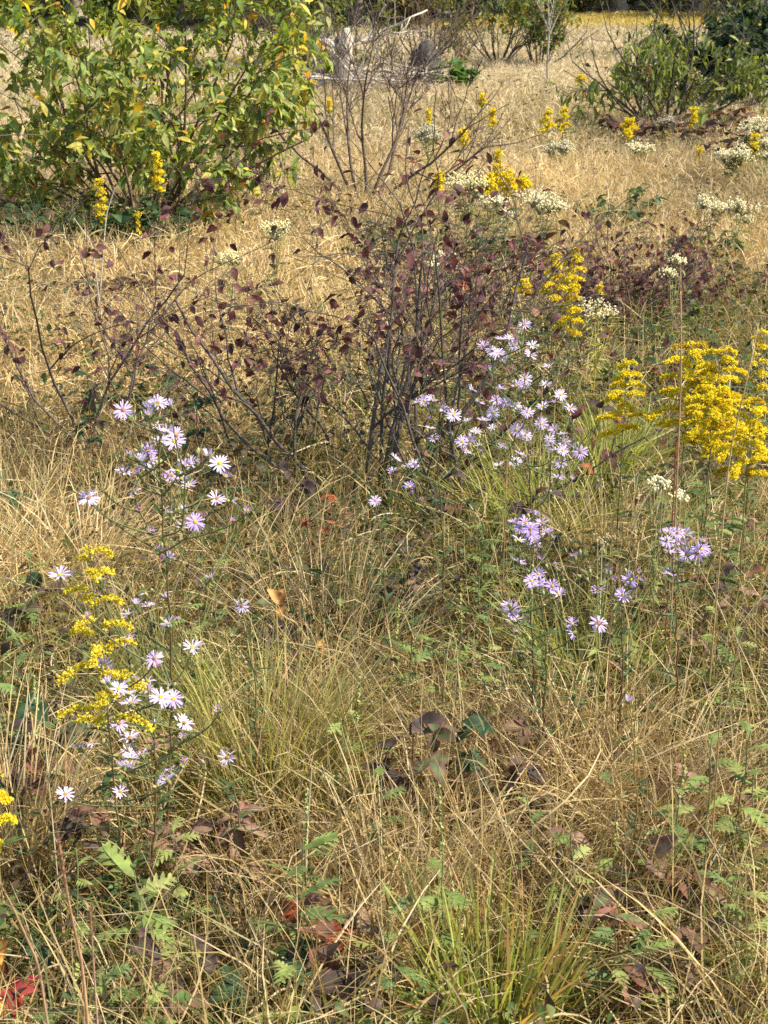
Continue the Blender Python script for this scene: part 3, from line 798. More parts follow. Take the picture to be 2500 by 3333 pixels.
def disc_mesh(seed, col, rad=.0036, h=.0022):
    r = rng(seed); mb = MB(); n = 12
    th = np.arange(n) / n * 6.283; V = []; C = []
    for i, t in enumerate([1.0, .8, .45]):
        V.append(np.stack([np.cos(th) * rad * t, np.sin(th) * rad * t, np.full(n, h * (1 - t * t * .9)) + r.normal(0, .0003, n)], -1)); C.append(np.array(col) * (.7 + .5 * r.random((n, 1))))
    V = np.concatenate(V + [np.array([[0, 0, h * .9]])]); C = np.concatenate(C + [np.array([col])])
    j = np.arange(n); k = (j + 1) % n
    mb.add(V, np.concatenate([np.stack([j + s * n, k + s * n, k + (s + 1) * n, j + (s + 1) * n], -1) for s in (0, 1)]), C)
    mb.add(V[2 * n:], np.stack([j, k, 0 * j + n], -1), C[2 * n:])
    return mb.mesh('disc', M_FLORET, False)
def calyx_mesh():
    mb = MB(); tube(mb, np.array([[0, 0, -.0075], [0, 0, -.006], [0, 0, -.003], [0, 0, .0008]]), [.0012, .0028, .0034, .0036], (.16, .20, .07), 8); return mb.mesh('calyx', M_STEM)
def bud_mesh():
    mb = MB(); tube(mb, np.array([[0, 0, -.004], [0, 0, -.001], [0, 0, .003], [0, 0, .006]]), [.001, .0030, .0030, .0010], np.array([[.15, .2, .06], [.20, .26, .08], [.30, .30, .10], [.34, .20, .14]]), 7); return mb.mesh('bud', M_STEM)
FLW = {}
for c, colr in enumerate(LILAC):
    for v in range(2):
        FLW['f', c, v] = petal_mesh(200 + c * 7 + v, 17 + v * 3, .10, .12, .0130, colr)
        FLW['s', c, v] = petal_mesh(230 + c * 7 + v, 15 + v * 2, .45, .10, .0125, colr, .1)
        FLW['c', c, v] = petal_mesh(260 + c * 7 + v, 15, 1.0, .0, .0105, np.array(colr) * .9, .1)
        FLW['w', c, v] = petal_mesh(290 + c * 7 + v, 14, .15, .25, .0115, colr, .5)
        FLW['p', c, v] = petal_mesh(320 + c * 7 + v, 12, .5, -.4, .0065, np.array(colr) * np.array([.75, .6, .85]), .2)
DISC = {'y': disc_mesh(350, (.80, .58, .04)), 'o': disc_mesh(351, (.62, .26, .05)), 'r': disc_mesh(352, (.48, .17, .10)), 'g': disc_mesh(353, (.50, .34, .06), .0030)}
CALYX = calyx_mesh(); BUD = bud_mesh()

def aster(label, bx, by, Y, flowers, seed, scale=1.0, colw=(3, 2, 1), lead=None, buds=25, stemcol=(.12, .125, .045), depth=.10, group=None, face=.55, low=(.17, .055, .03)):
    r = rng(seed)
    base = at(bx, by, Y); base[2] = float(ground(base[0], base[1]))
    root = thing('aster_plant', label, 'aster', base, group)
    T = []
    for f in flowers:
        px, py = f[0], f[1]; ty = f[2] if len(f) > 2 else ''
        p = at(px, py, Y + r.normal(0, depth)); p[2] = max(p[2], base[2] + .08)
        T.append((p - base, ty))
    lead = T[0][0] if lead is None else at(lead[0], lead[1], Y) - base
    ms, mleaf = MB(), MB()
    t = np.linspace(0, 1, 26)[:, None]
    main = lead * t + np.array([.02, .01, 0]) * np.sin(t * 3.1) + r.normal(0, .0015, (26, 3))
    tc = t
    tube(ms, main, np.linspace(.0030, .0011, 26) * scale, np.array(low) * (1 - tc) ** .8 + np.array(stemcol) * (1 - (1 - tc) ** .8), 6)
    nodes = [(p, .3) for p in main]
    NP = main.copy()
    bp = []
    for p, ty in sorted(T, key=lambda q: np.hypot(q[0][0] - np.interp(q[0][2], main[:, 2], main[:, 0]), q[0][1] - np.interp(q[0][2], main[:, 2], main[:, 1]))):
        dv = p - NP
        dist = np.linalg.norm(dv, axis=1)
        up = dv[:, 2] / (dist + 1e-6)
        cost = dist + np.where(up < .55, (0.55 - up) * .6, 0) + np.where(dist < .02, .05, 0) + np.where(NP[:, 2] < .05, .15, 0)
        i = int(np.argmin(cost)); q = NP[i]
        m = 9; tt = np.linspace(0, 1, m)[:, None]
        out = (p - q) * np.array([1, 1, 0]) * .16
        B = q + (p - q) * tt + out * np.sin(tt * math.pi) - np.array([0, 0, .004]) * tt
        tube(ms, B, np.linspace(.0016, .0010, m) * scale, stemcol, 4)
        NP = np.concatenate([NP, B[2:-1]])
        bp.append(B)
        nl = max(2, int(np.linalg.norm(p - q) / .016))
        u = r.integers(1, m - 1, nl); az = r.random(nl) * 6.283
        D = np.stack([np.cos(az), np.sin(az), .7 + .4 * r.random(nl)], -1)
        L = .012 + .012 * r.random(nl)
        leaves(mleaf, B[u], D, np.array([0, 0, 1.0]) + r.normal(0, .3, (nl, 3)), L, .0014, np.array([.09, .13, .045]) * (.7 + .6 * r.random((nl, 1))), (.3, 1, .8, .05), .2, .2)
        if ty == 'b': continue
        cidx = r.choice(3, p=np.array(colw) / sum(colw)); v = r.integers(0, 2)
        kind = ty[0] if ty and ty[0] in 'fscwp' else 's'
        dc = ty[1] if len(ty) > 1 else ('y' if r.random() < .45 else 'o')
        if kind == 'f' and r.random() < .25: kind = 's'
        wx = p + base; tocam = nrm(CAM - wx)
        if kind == 'f': d = nrm(tocam * face * 1.3 + np.array([0, 0, .55]) + r.normal(0, .18, 3))
        elif kind == 's': d = nrm(np.array([0, 0, .9]) + tocam * .15 + r.normal(0, .35, 3))
        else: d = nrm(np.array([0, 0, .9]) + r.normal(0, .3, 3))
        fl = link('flower_head', FLW[kind, cidx, v], root, p, quat_to(d, r.random() * 6), scale * (.9 + .3 * r.random()))
        link('calyx', CALYX, fl)
        if kind in 'fsw': link('disc', DISC[dc], fl)
        elif kind == 'p': link('disc', DISC['g'], fl)
    for k in range(buds):
        B = bp[r.integers(0, len(bp))]; q = B[r.integers(3, 8)]
        d = nrm(np.array([0, 0, 1]) + r.normal(0, .6, 3)); L = .012 + .025 * r.random()
        e = q + d * L
        tube(ms, np.stack([q, (q + e) / 2 + r.normal(0, .002, 3), e]), .0006 * scale, stemcol, 3)
        if r.random() < .72: link('bud', BUD, root, e + d * .003, quat_to(d), scale * (.8 + .4 * r.random()))
        else:
            fl = link('withered_head', FLW['p', r.integers(0, 3), r.integers(0, 2)], root, e + d * .004, quat_to(d, r.random() * 6), scale * .8); link('disc', DISC['r'], fl)
    # stem leaves
    n = 34; u = r.integers(2, 22, n); az = r.random(n) * 6.283
    D = np.stack([np.cos(az), np.sin(az), .35 + .5 * r.random(n)], -1); L = (.03 + .035 * r.random(n)) * scale
    leaves(mleaf, main[u], D, np.array([0, 0, 1.0]) + r.normal(0, .25, (n, 3)), L, .0032 * scale, np.array([.08, .125, .045]) * (.7 + .6 * r.random((n, 1))), (.2, .8, 1, .7, .3, .03), .35, .25)
    ms.obj('stem', M_STEM, root); mleaf.obj('foliage', M_LEAF, root)
    return root

A1 = [(514, 1311, 'fo'), (400, 1335, 'fr'), (480, 1324, 'c'), (500, 1318, 's'), (483, 1350, 'p'), (555, 1319, 'c'), (426, 1351, 'p'), (505, 1384, 'wy'), (543, 1403, 's'), (520, 1400, 's'), (571, 1411, 'fy'), (522, 1434, 'fo'),
      (568, 1437, 'fy'), (480, 1468, 's'), (456, 1498, 'c'), (477, 1500, 'fo'), (402, 1536, 's'), (602, 1511, 's'), (621, 1509, 's'), (644, 1505, 'p'), (677, 1482, 'c'), (715, 1509, 'fy'), (559, 1548, 'fo'), (578, 1533, 'wy'), (590, 1556, 's'),
      (614, 1579, 'fy'), (437, 1601, 'wo'), (705, 1623, 'fr'), (743, 1631, 'wy'), (734, 1549, 'p'), (556, 1669, 'p'), (604, 1661, 'c'), (636, 1699, 'fy'), (594, 1709, 's'), (423, 1479, 'p'), (449, 1541, 'p'), (288, 1622, 'fr'), (806, 1662, 'p'), (370, 1465, 'b'),
      (310, 1560, 'b'), (650, 1620, 'b'), (760, 1590, 'b'), (340, 1590, 'b'), (260, 1580, 'b'), (680, 1560, 'b'), (490, 1730, 'p'), (515, 1790, 'p'), (548, 1815, 'c'), (686, 1879, 'p'), (483, 1971, 'fy'), (418, 1999, 'sy'), (442, 1966, 'c'), (475, 1933, 'wy'), (545, 1944, 'c'), (548, 2031, 's'), (780, 1640, 'b'), (590, 1720, 'wo')]
aster('tall lilac aster with a red brown stem, crowned by pale daisies', 532, 2850, 2.56, A1, 401, 1.0, (4, 2, .7), (500, 1345), 45)
A2 = [(480, 2244, 'fo'), (420, 2258, 'fy'), (426, 2288, 'fo'), (483, 2217, 'wy'), (523, 2269, 'fy'), (521, 2283, 's'), (564, 2274, 'fy'), (548, 2231, 'py'), (385, 2241, 's'), (398, 2236, 's'), (502, 2144, 'fr'), (461, 2144, 'wy'), (336, 2163, 's'), (358, 2182, 'c'), (353, 2220, 'c'),
      (336, 2323, 'c'), (388, 2355, 'fr'), (504, 2355, 'wo'), (599, 2353, 'fo'), (626, 2106, 's'), (415, 2090, 's'), (260, 2434, 'fo'), (423, 2401, 's'), (420, 2445, 'fy'), (423, 2472, 'fy'), (407, 2494, 's'), (461, 2456, 's'), (589, 2491, 'wy'), (551, 2507, 's'), (532, 2537, 'fy'),
      (212, 2586, 'fo'), (331, 2551, 'p'), (391, 2578, 's'), (366, 2610, 'p'), (713, 2309, 'p'), (195, 1871, 's'), (225, 1877, 's'), (325, 1885, 'c'), (300, 2420, 'wo'), (600, 2400, 'p'), (545, 2540, 's')]
aster('shorter lilac aster with many open flowers, close under the tall aster and beside the goldenrod', 450, 2900, 2.42, A2, 402, 1.0, (4, 2, 1), (478, 2230), 40)
aster('single pale lilac daisy flower on a thin stem over the yellow green grass tuft', 735, 2640, 2.42, [(740, 2466, 'fo'), (659, 2486, 'py')], 403, 1.0, (1, 0, 0), None, 3)
aster('lone lilac flower facing sideways among the dry grass beside the tall aster', 800, 2160, 2.75, [(787, 1974, 'fr')], 404, 1.0, (1, 1, 0), None, 2)
A3 = [(1708, 1056, 's'), (1657, 1101, 'f'), (1630, 1104, 's'), (1672, 1125, 'f'), (1732, 1125, 's'), (1726, 1155, 's'), (1602, 1143, 'f'), (1618, 1149, 'f'), (1642, 1167, 's'), (1572, 1125, 's'), (1789, 1191, 'sy'), (1711, 1233, 'f'), (1705, 1252, 'fy'), (1681, 1255, 's'), (1630, 1264, 's'), (1777, 1252, 's'),
      (1825, 1285, 'fy'), (1615, 1303, 'f'), (1645, 1309, 'fy'), (1681, 1321, 'fy'), (1536, 1267, 's'), (1605, 1342, 'f'), (1717, 1342, 'f'), (1765, 1324, 's'), (1856, 1330, 's'), (1762, 1378, 'fy'), (1572, 1369, 'sy'), (1602, 1393, 'sy'), (1681, 1399, 'f'), (1548, 1405, 's'), (1711, 1417, 'f'), (1518, 1469, 's'),
      (1789, 1429, 'fy'), (1829, 1414, 's'), (1807, 1399, 's'), (1838, 1441, 's'), (1810, 1466, 'fy'), (1832, 1466, 'f'), (1795, 1450, 's'), (1889, 1472, 'f'), (1862, 1454, 's'), (1693, 1478, 'fy'), (1678, 1502, 'f'), (1639, 1457, 's'), (1624, 1514, 's'), (1826, 1508, 'f'), (1816, 1556, 's'), (1862, 1556, 'p'), (1795, 1571, 'p'), (1700, 1080, 'p'), (1740, 1040, 'b'), (1750, 1075, 'p'), (1690, 1035, 'b'), (1592, 1200, 'p'), (1560, 1310, 's')]
aster('large many flowered lilac aster bush beside the maroon shrub', 1720, 1980, 3.55, A3, 405, .98, (3, 3, 1), (1690, 1080), 60, (.11, .13, .05), .16)
A4 = [(1381, 1304, 'fy'), (1405, 1301, 's'), (1444, 1331, 'fy'), (1477, 1352, 'f'), (1399, 1394, 's'), (1411, 1428, 's'), (1504, 1437, 'fy'), (1287, 1491, 'sy'), (1347, 1509, 'fy'), (1329, 1521, 's'), (1278, 1533, 'sy'), (1332, 1584, 's'), (1366, 1569, 'b'), (1522, 1370, 's'), (1360, 1310, 's'), (1470, 1410, 'p'), (1440, 1390, 'b'), (1560, 1450, 's'), (1530, 1430, 's')]
aster('small lilac aster with scattered flowers in front of the maroon shrub', 1430, 1950, 3.5, A4, 406, .95, (3, 3, 1), (1400, 1310), 26, (.11, .13, .05))
aster('lone small lilac flower in the grass below the maroon shrub', 1225, 1790, 3.3, [(1221, 1630, 'f')], 407, .9, (1, 2, 1), None, 1)
A5 = [(1693, 1717, 'fr'), (1726, 1723, 'fo'), (1729, 1738, 'fr'), (1672, 1699, 's'), (1744, 1678, 'c'), (1762, 1702, 's'), (1780, 1732, 's'), (1801, 1750, 'p'), (1690, 1759, 'sy'), (1741, 1759, 's'), (1738, 1765, 'c'), (1690, 1832, 's'), (1710, 1700, 's')]
VIO = (0, 2, 3)
aster('violet aster with a tight cluster of flowers, standing below the large lilac aster bush', 1730, 2080, 3.0, A5, 408, 1.0, VIO, None, 14, (.12, .14, .05))
A6 = [(1753, 1868, 'fy'), (1729, 1889, 'fy'), (1753, 1895, 'fy'), (1777, 1898, 's'), (1738, 1913, 's'), (1798, 1907, 'f'), (1819, 1934, 's'), (1832, 1847, 'wy'), (1745, 1908, 's'), (1657, 1967, 's'), (1666, 1985, 'f'), (1630, 1988, 'p'), (1675, 2018, 's'), (1862, 2030, 's'), (1865, 2061, 's'), (1681, 2055, 'p')]
aster('violet aster bunched lower down, just under the tight violet cluster', 1750, 2180, 2.85, A6, 409, .95, VIO, None, 16, (.12, .14, .05))
A7 = [(2178, 1732, 's'), (2205, 1735, 'f'), (2229, 1741, 's'), (2172, 1762, 'fy'), (2211, 1762, 's'), (2181, 1798, 's'), (2211, 1792, 'p'), (2235, 1804, 's'), (2281, 1786, 'fy'), (2296, 1807, 's'), (2211, 1826, 'fy'), (2178, 1868, 'fy'), (2150, 1735, 'p'), (2290, 1760, 'p'), (2270, 1800, 's')]
aster('violet aster with a branching head of flowers below the small creamy everlasting', 2200, 2130, 2.95, A7, 410, 1.0, VIO, None, 18, (.12, .11, .05))
A8 = [(2027, 1937, 'fy'), (2052, 1886, 's'), (1946, 1922, 's'), (1949, 2030, 'f'), (1985, 1860, 'p'), (2000, 1890, 'p'), (2090, 1890, 'p'), (1870, 1810, 'p')]
aster('sparse violet aster with four wide flowers on thin stems between the other violet asters', 1990, 2200, 2.9, A8, 411, 1.05, VIO, (2015, 1945), 12, (.12, .11, .05))
aster('single closed violet aster bud on a bare straw coloured stem in the dry grass', 2060, 2480, 2.45, [(2043, 2281, 'c')], 412, .8, VIO, None, 1, (.35, .27, .08))

# ------------------------------------------------------------------ goldenrods
def floret_cloud(mb, P, size, r, col=(.82, .70, .03), elong=1.0):
    """every floret a little cluster of six pointed rays"""
    n = len(P); k = 5
    PP = np.repeat(P, k, 0); m = len(PP)
    D = nrm(r.normal(0, 1, (m, 3)) + np.array([0, 0, .55])); L = size * (.7 + .6 * r.random(m)) * elong
    C = np.array(col) * (.75 + .4 * r.random((m, 1))) * np.array([1, 1, 1]) ; C[:, 1] *= (.9 + .15 * r.random(m))
    leaves(mb, PP, D, r.normal(0, 1, (m, 3)), L, size * .48, C, (.6, 1, .5), 0, .3)

def goldenrod(label, px, py, hgt=None, Y=None, w=.10, ph=.17, n=12, seed=0, size=.0035, dens=1.0, group='goldenrods in the meadow', lean=0.0, bare=False, greenish=0.0, base_dx=0.0):
    """(px, py) is the tip of the panicle"""
    r = rng(seed)
    tip = at(px, py, Y) if Y else on(px, py, hgt)
    base = np.array([tip[0] + base_dx, tip[1] + .02, 0]); base[2] = float(ground(base[0], base[1]))
    root = thing('goldenrod', label, 'goldenrod', base, group)
    top = tip - base; H = top[2]
    t = np.linspace(0, 1, 22)[:, None]
    main = np.concatenate([top[:2] * 0, [0]])[None] + np.concatenate([top[None, :2] * t ** 1.6, H * t], 1) + r.normal(0, .0015, (22, 3)) * H
    ms, ml = MB(), MB()
    tube(ms, main, np.linspace(.0026, .0010, 22) * max(1, size / .0045), np.array([.20, .13, .06]) * (1 - t) + np.array([.20, .21, .07]) * t, 5)
    col = np.array([.90, .76, .05]) * (1 - greenish) + np.array([.66, .60, .10]) * greenish
    def pos(f): return np.array([np.interp(f, t[:, 0], main[:, k]) for k in range(3)])
    for i in range(n):
        s = (i + .5) / n                       # 0 at the tip, 1 at the foot of the panicle
        f = 1 - (ph / H) * s
        q = pos(f)
        a = i * 2.4 + r.normal(0, .35)
        L = w * .5 * (.30 + .75 * s ** .8) * (.75 + .45 * r.random()) * (1.0 if s < .85 else .7)
        d = np.array([math.cos(a), math.sin(a) * .9, 0])
        tt = np.linspace(0, 1, 9)[:, None]
        B = q + d * L * tt + np.array([0, 0, 1]) * (L * .55 * tt - L * .60 * tt ** 2)
        mp = MB()
        tube(mp, B, np.linspace(.0009, .0005, 9) * max(1, size / .004), (.22, .22, .07), 3)
        m = max(6, int(dens * L / size * 9))
        u = .12 + .88 * r.random(m) ** .85
        X = np.stack([np.interp(u, tt[:, 0], B[:, k]) for k in range(3)], -1)
        sd = np.cross(d, [0, 0, 1.0])
        X = X + sd * r.normal(0, size * 1.5, (m, 1)) + np.array([0, 0, 1]) * np.abs(r.normal(0, size * 1.1, (m, 1)))
        cj = col * (.9 + .15 * r.random()) if r.random() > .1 else col * np.array([.72, .62, .8])
        floret_cloud(mp, X, size, r, cj)
        mp.obj('flower_plume', M_FLORET, root)
    mp = MB(); X = pos(1.0) + r.normal(0, size * 1.5, (int(16 * dens) + 6, 3)) * np.array([1, 1, .8]); floret_cloud(mp, X, size, r, col); mp.obj('flower_plume', M_FLORET, root)
    nl = int(26 if not bare else 10); u = r.random(nl) * (1 - ph / H * .8); X = np.stack([pos(v) for v in u]); az = r.random(nl) * 6.283
    D = np.stack([np.cos(az), np.sin(az), .2 + .5 * r.random(nl)], -1); Lf = (.045 + .035 * r.random(nl)) * (1.1 - u * .6) * max(1, size / .005)
    leaves(ml, X, D, np.array([0, 0, 1.0]) + r.normal(0, .25, (nl, 3)), Lf, Lf * .11, np.array([.09, .13, .04]) * (.7 + .7 * r.random((nl, 1))), LANCE, .4, .2)
    ms.obj('stem', M_STEM, root); ml.obj('foliage', M_LEAF, root)
    return root

goldenrod('paler goldenrod with long arching sprays of half open buds, beside the lilac asters', 290, 1785, Y=2.42, w=.205, ph=.34, n=20, seed=501, size=.0034, dens=.5, greenish=.42, base_dx=.02)
goldenrod('bright yellow goldenrod on its own, the slim pyramid next to the big golden mass', 2040, 1180, Y=3.95, w=.165, ph=.20, n=18, seed=502, size=.0034, dens=1.25)
goldenrod('tall bright goldenrod with the highest tip of the golden mass', 2250, 1122, Y=3.9, w=.24, ph=.24, n=24, seed=503, size=.0034, dens=1.25)
goldenrod('bright goldenrod leaning in the middle of the golden mass, under the dark blade', 2350, 1140, Y=3.85, w=.23, ph=.26, n=24, seed=504, size=.0034, dens=1.2, base_dx=-.02)
goldenrod('broad goldenrod filling the front of the golden mass', 2330, 1265, Y=3.7, w=.25, ph=.16, n=20, seed=505, size=.0034, dens=1.3)
goldenrod('low spreading goldenrod at the lower corner of the golden mass by the photo edge', 2445, 1305, Y=3.55, w=.24, ph=.20, n=20, seed=506, size=.0034, dens=1.2, base_dx=.01)
goldenrod('goldenrod cut by the photo edge, sparser and paler, above the golden mass', 2478, 1080, Y=4.3, w=.13, ph=.20, n=13, seed=507, size=.0035, dens=.6, greenish=.1)
goldenrod('goldenrod with a curved one sided plume, tallest of the pair above the white everlasting', 1870, 812, Y=6.2, w=.17, ph=.20, n=13, seed=508, size=.0048, dens=1.2)
goldenrod('goldenrod with a slim plume, second of the pair above the white everlasting', 1808, 832, Y=6.1, w=.15, ph=.19, n=12, seed=509, size=.0048, dens=1.1)
goldenrod('goldenrod with a ragged upright plume touching the white everlasting', 1862, 930, Y=5.7, w=.15, ph=.2, n=12, seed=510, size=.0046, dens=1.1)
goldenrod('small nodding goldenrod plume between the maroon shrub and the taller pair', 1702, 912, Y=6.0, w=.10, ph=.06, n=7, seed=511, size=.0046)
goldenrod('tiny goldenrod tuft next to the white everlasting and the maroon bramble', 1952, 930, Y=6.2, w=.05, ph=.04, n=4, seed=512, size=.0048)
goldenrod('goldenrod spike, the fullest one, leaning against the big yellowing shrub', 510, 505, Y=9.4, w=.09, ph=.22, n=12, seed=513, size=.0075, dens=1.2)
goldenrod('goldenrod plume hanging low before the stems of the big yellowing shrub', 325, 590, Y=9.5, w=.11, ph=.26, n=13, seed=514, size=.0072, dens=1.0)
goldenrod('thin short goldenrod spike at the foot of the big yellowing shrub', 448, 700, Y=9.3, w=.035, ph=.16, n=8, seed=515, size=.007)
far_gold = [(1785, 365, 15.2, .19, .19, 'goldenrod at the tip of the willowy shrub, the one nearer the bare shrub'), (1835, 355, 15.4, .17, .22, 'goldenrod at the tip of the willowy shrub, the one nearer its branches'),
            (2260, 355, 14.6, .09, .17, 'goldenrod spike before the dark stems of the willowy shrub'), (2050, 390, 15.2, .22, .12, 'goldenrod leaning under the low branches of the willowy shrub'), (2045, 425, 14.8, .15, .07, 'low goldenrod on the shaded ground under the willowy shrub'),
            (2278, 488, 13.3, .09, .16, 'small goldenrod in open straw below the willowy shrub'), (2458, 440, 13.2, .17, .26, 'goldenrod among the white everlasting heads at the photo edge'), (1620, 495, 11.6, .05, .10, 'small goldenrod spike alone above the golden row in the straw'),
            (1620, 540, 10.6, .13, .16, 'goldenrod at the head of the golden row behind the cream everlasting'), (1655, 560, 10.4, .16, .16, 'goldenrod in the golden row nearest the open straw'), (1590, 575, 10.3, .15, .12, 'goldenrod in the golden row just behind the cream everlasting'),
            (1700, 585, 10.5, .16, .06, 'nodding goldenrod ending the golden row'), (1510, 425, 12.8, .13, .12, 'goldenrod behind the right tips of the bare shrub'), (1570, 310, 16.8, .12, .12, 'distant goldenrod in straw above the bare shrub tips'),
            (1605, 360, 15.4, .12, .16, 'distant goldenrod halfway between the bare shrub and the willowy shrub'), (1395, 360, 15.0, .06, .12, 'thin goldenrod seen through the bare shrub'), (1072, 325, 17.5, .08, .16, 'faint goldenrod behind the bare shrub, below the bleached stump'),
            (1430, 570, 10.2, .08, .14, 'goldenrod at the foot of the bare shrub beside the cream everlasting'), (1890, 250, 19.5, .2, .07, 'distant goldenrod beside the upper leaves of the willowy shrub')]
for k, (px, py, Y, w, ph, lab) in enumerate(far_gold):
    goldenrod(lab, px, py, Y=Y, w=w, ph=ph, n=8, seed=530 + k, size=.0105, dens=.8, bare=True)
goldenrod('goldenrod mostly outside the picture, only its edge showing beside the lilac asters', -45, 2440, Y=2.25, w=.085, ph=.18, n=11, seed=560, size=.0036, dens=1.1)

# ------------------------------------------------------------------ white everlastings
def everlasting(label, heads, Y, seed, size=.004, spread=1.0, col=(.93, .88, .62), stemc=(.30, .30, .12), leafc=(.22, .24, .08), base=None, nper=26):
    """heads: photo points of its flower clusters (x, y, radius in metres)"""
    r = rng(seed); T = [at(x, y, Y + r.normal(0, .05)) for x, y, _ in heads]
    c = np.mean(T, 0); b = np.array([c[0], c[1], 0]) if base is None else at(base[0], base[1], Y); b[2] = float(ground(b[0], b[1]))
    root = thing('everlasting_plant', label, 'everlasting', b, 'white everlastings in the meadow')
    ms, ml = MB(), MB()
    fork = np.array([0, 0, max(.08, (min(q[2] for q in T) - b[2]) * .55)])
    tube(ms, np.stack([fork * s + r.normal(0, .002, 3) for s in np.linspace(0, 1, 8)]), .0022 * max(1, size / .006), stemc, 5)
    for (x, y, rad), p in zip(heads, T):
        p = p - b; tt = np.linspace(0, 1, 8)[:, None]
        B = fork * (1 - tt) + p * tt + np.array([(p - fork)[0] * .15, (p - fork)[1] * .15, 0]) * np.sin(tt * 3.14)
        tube(ms, B, np.linspace(.0016, .001, 8) * max(1, size / .006), stemc, 4)
        mp = MB(); n = int(nper * 1.5 * (rad / .035) ** 1.1) + 10
        a = r.random(n) * 6.283; q = np.sqrt(r.random(n)) * rad
        clump = r.normal(0, rad * .55, (5, 3)) * np.array([1, .8, .4])
        X = p + np.where(r.random((n, 1)) < .7, clump[r.integers(0, 5, n)] + r.normal(0, rad * .22, (n, 3)), np.stack([np.cos(a) * q, np.sin(a) * q, r.normal(0, rad * .2, n)], -1))
        for v in X[::3]:
            tube(mp, np.stack([p - np.array([0, 0, rad * .9]), (p + v) / 2 - np.array([0, 0, rad * .4]), v]), .0006 * max(1, size / .005), stemc, 3, False)
        # blunt little heads
        for v in X:
            q = size * (.36 + .22 * r.random()); c0 = np.array(col) * (.88 + .2 * r.random())
            ax = nrm(np.array([r.normal(0, .4), r.normal(0, .4), 1]))
            tube(mp, np.stack([v - ax * q * .9, v - ax * q * .3, v + ax * q * .5, v + ax * q * 1.0]), [q * .5, q, q * .95, q * .4], np.stack([c0 * .8, c0, c0, c0 * np.array([1, .97, .85])]), 6)
        mp.obj('flower_cluster', M_PETAL, root)
        nl = 9; u = r.integers(0, 7, nl); az = r.random(nl) * 6.283; D = np.stack([np.cos(az), np.sin(az), .6 * r.random(nl)], -1); Lf = (.03 + .025 * r.random(nl)) * max(1, size / .006)
        leaves(ml, B[u], D, np.array([0, 0, 1.0]) + r.normal(0, .3, (nl, 3)), Lf, Lf * .09, np.array(leafc) * (.7 + .6 * r.random((nl, 1))), LANCE, .4, .2)
    nl = 16; az = r.random(nl) * 6.283; D = np.stack([np.cos(az), np.sin(az), .2 + .5 * r.random(nl)], -1); Lf = (.04 + .03 * r.random(nl)) * max(1, size / .006)
    leaves(ml, fork * r.random((nl, 1)), D, np.array([0, 0, 1.0]) + r.normal(0, .3, (nl, 3)), Lf, Lf * .09, np.array(leafc) * (.7 + .6 * r.random((nl, 1))), LANCE, .4, .2)
    ms.obj('stem', M_STEM, root); ml.obj('foliage', M_LEAF, root)
    return root
everlasting('white everlasting with yellowing stem leaves, touching the ragged goldenrod plume', [(1905, 990, .032), (1940, 985, .036), (1965, 1008, .03), (1985, 1012, .026), (1925, 1012, .03), (1950, 1022, .026), (1998, 1020, .016)], 5.6, 601, .0055, base=(1935, 1260), stemc=(.42, .38, .10), leafc=(.46, .40, .08))
everlasting('small creamy white everlasting on a slim stem, below the golden mass', [(2118, 1570, .012), (2142, 1562, .018), (2160, 1572, .018), (2170, 1585, .012), (2130, 1585, .01)], 3.4, 602, .0062, nper=14, base=(2135, 1800))
everlasting('tiny creamy everlasting behind the red grass stalk, beside the slim stemmed one', [(2200, 1612, .013), (2215, 1604, .014), (2235, 1622, .010)], 3.45, 603, .006, nper=12, base=(2210, 1800))
everlasting('faded straw white everlasting low in the dry grass between the violet asters', [(1945, 1755, .012), (1975, 1755, .018), (1990, 1750, .014), (1960, 1768, .012)], 3.1, 604, .004, col=(.60, .50, .30), nper=14)
everlasting('cream everlasting head, the largest one, in front of the golden row', [(1500, 580, .07), (1530, 592, .07), (1555, 600, .06), (1515, 612, .05), (1490, 600, .05), (1545, 620, .045)], 9.2, 605, .011, col=(.93, .87, .54))
everlasting('white everlasting pair of heads in the straw below the golden row', [(1735, 640, .07), (1765, 645, .075), (1790, 660, .06), (1755, 668, .06), (1818, 665, .05)], 8.9, 606, .010)
everlasting('small white everlasting between the largest cream one and the pair of heads', [(1580, 655, .05), (1610, 650, .05), (1640, 655, .04)], 9.0, 607, .010)
everlasting('low white everlasting just before the pair of heads, over brown weeds', [(1640, 690, .035), (1655, 700, .03)], 8.6, 608, .010)
everlasting('cream everlasting in the straw beside the maroon shrub, near the big shrub shade', [(715, 830, .045), (745, 828, .05), (775, 832, .05), (760, 845, .04)], 6.7, 609, .0075, col=(.93, .87, .54))
everlasting('cream everlasting below the lowest leaves of the big yellowing shrub', [(880, 735, .05), (905, 742, .055), (895, 758, .045), (915, 730, .04)], 7.6, 610, .0085, col=(.93, .87, .54))
everlasting('small cream everlasting seen through the twigs of the maroon shrub', [(1425, 835, .03), (1465, 830, .03), (1410, 858, .03), (1470, 860, .025)], 6.6, 611, .0075)
everlasting('white everlasting beside the tall dry stalk, above the maroon bramble', [(2205, 842, .03), (2180, 880, .03), (2220, 850, .02), (2190, 892, .022)], 6.4, 612, .007)
everlasting('white everlasting in brown weeds, the taller one of the two by the photo edge', [(2300, 645, .05), (2320, 670, .05), (2345, 680, .04), (2290, 660, .04)], 9.0, 613, .0095)
everlasting('white everlasting in brown weeds, the wider one of the two by the photo edge', [(2400, 665, .055), (2415, 675, .055), (2375, 675, .03), (2425, 705, .04)], 9.0, 614, .0095)
everlasting('white everlasting at the edge of the shade before the willowy shrub', [(2068, 478, .07), (2090, 488, .08), (2110, 480, .06)], 13.6, 615, .014)
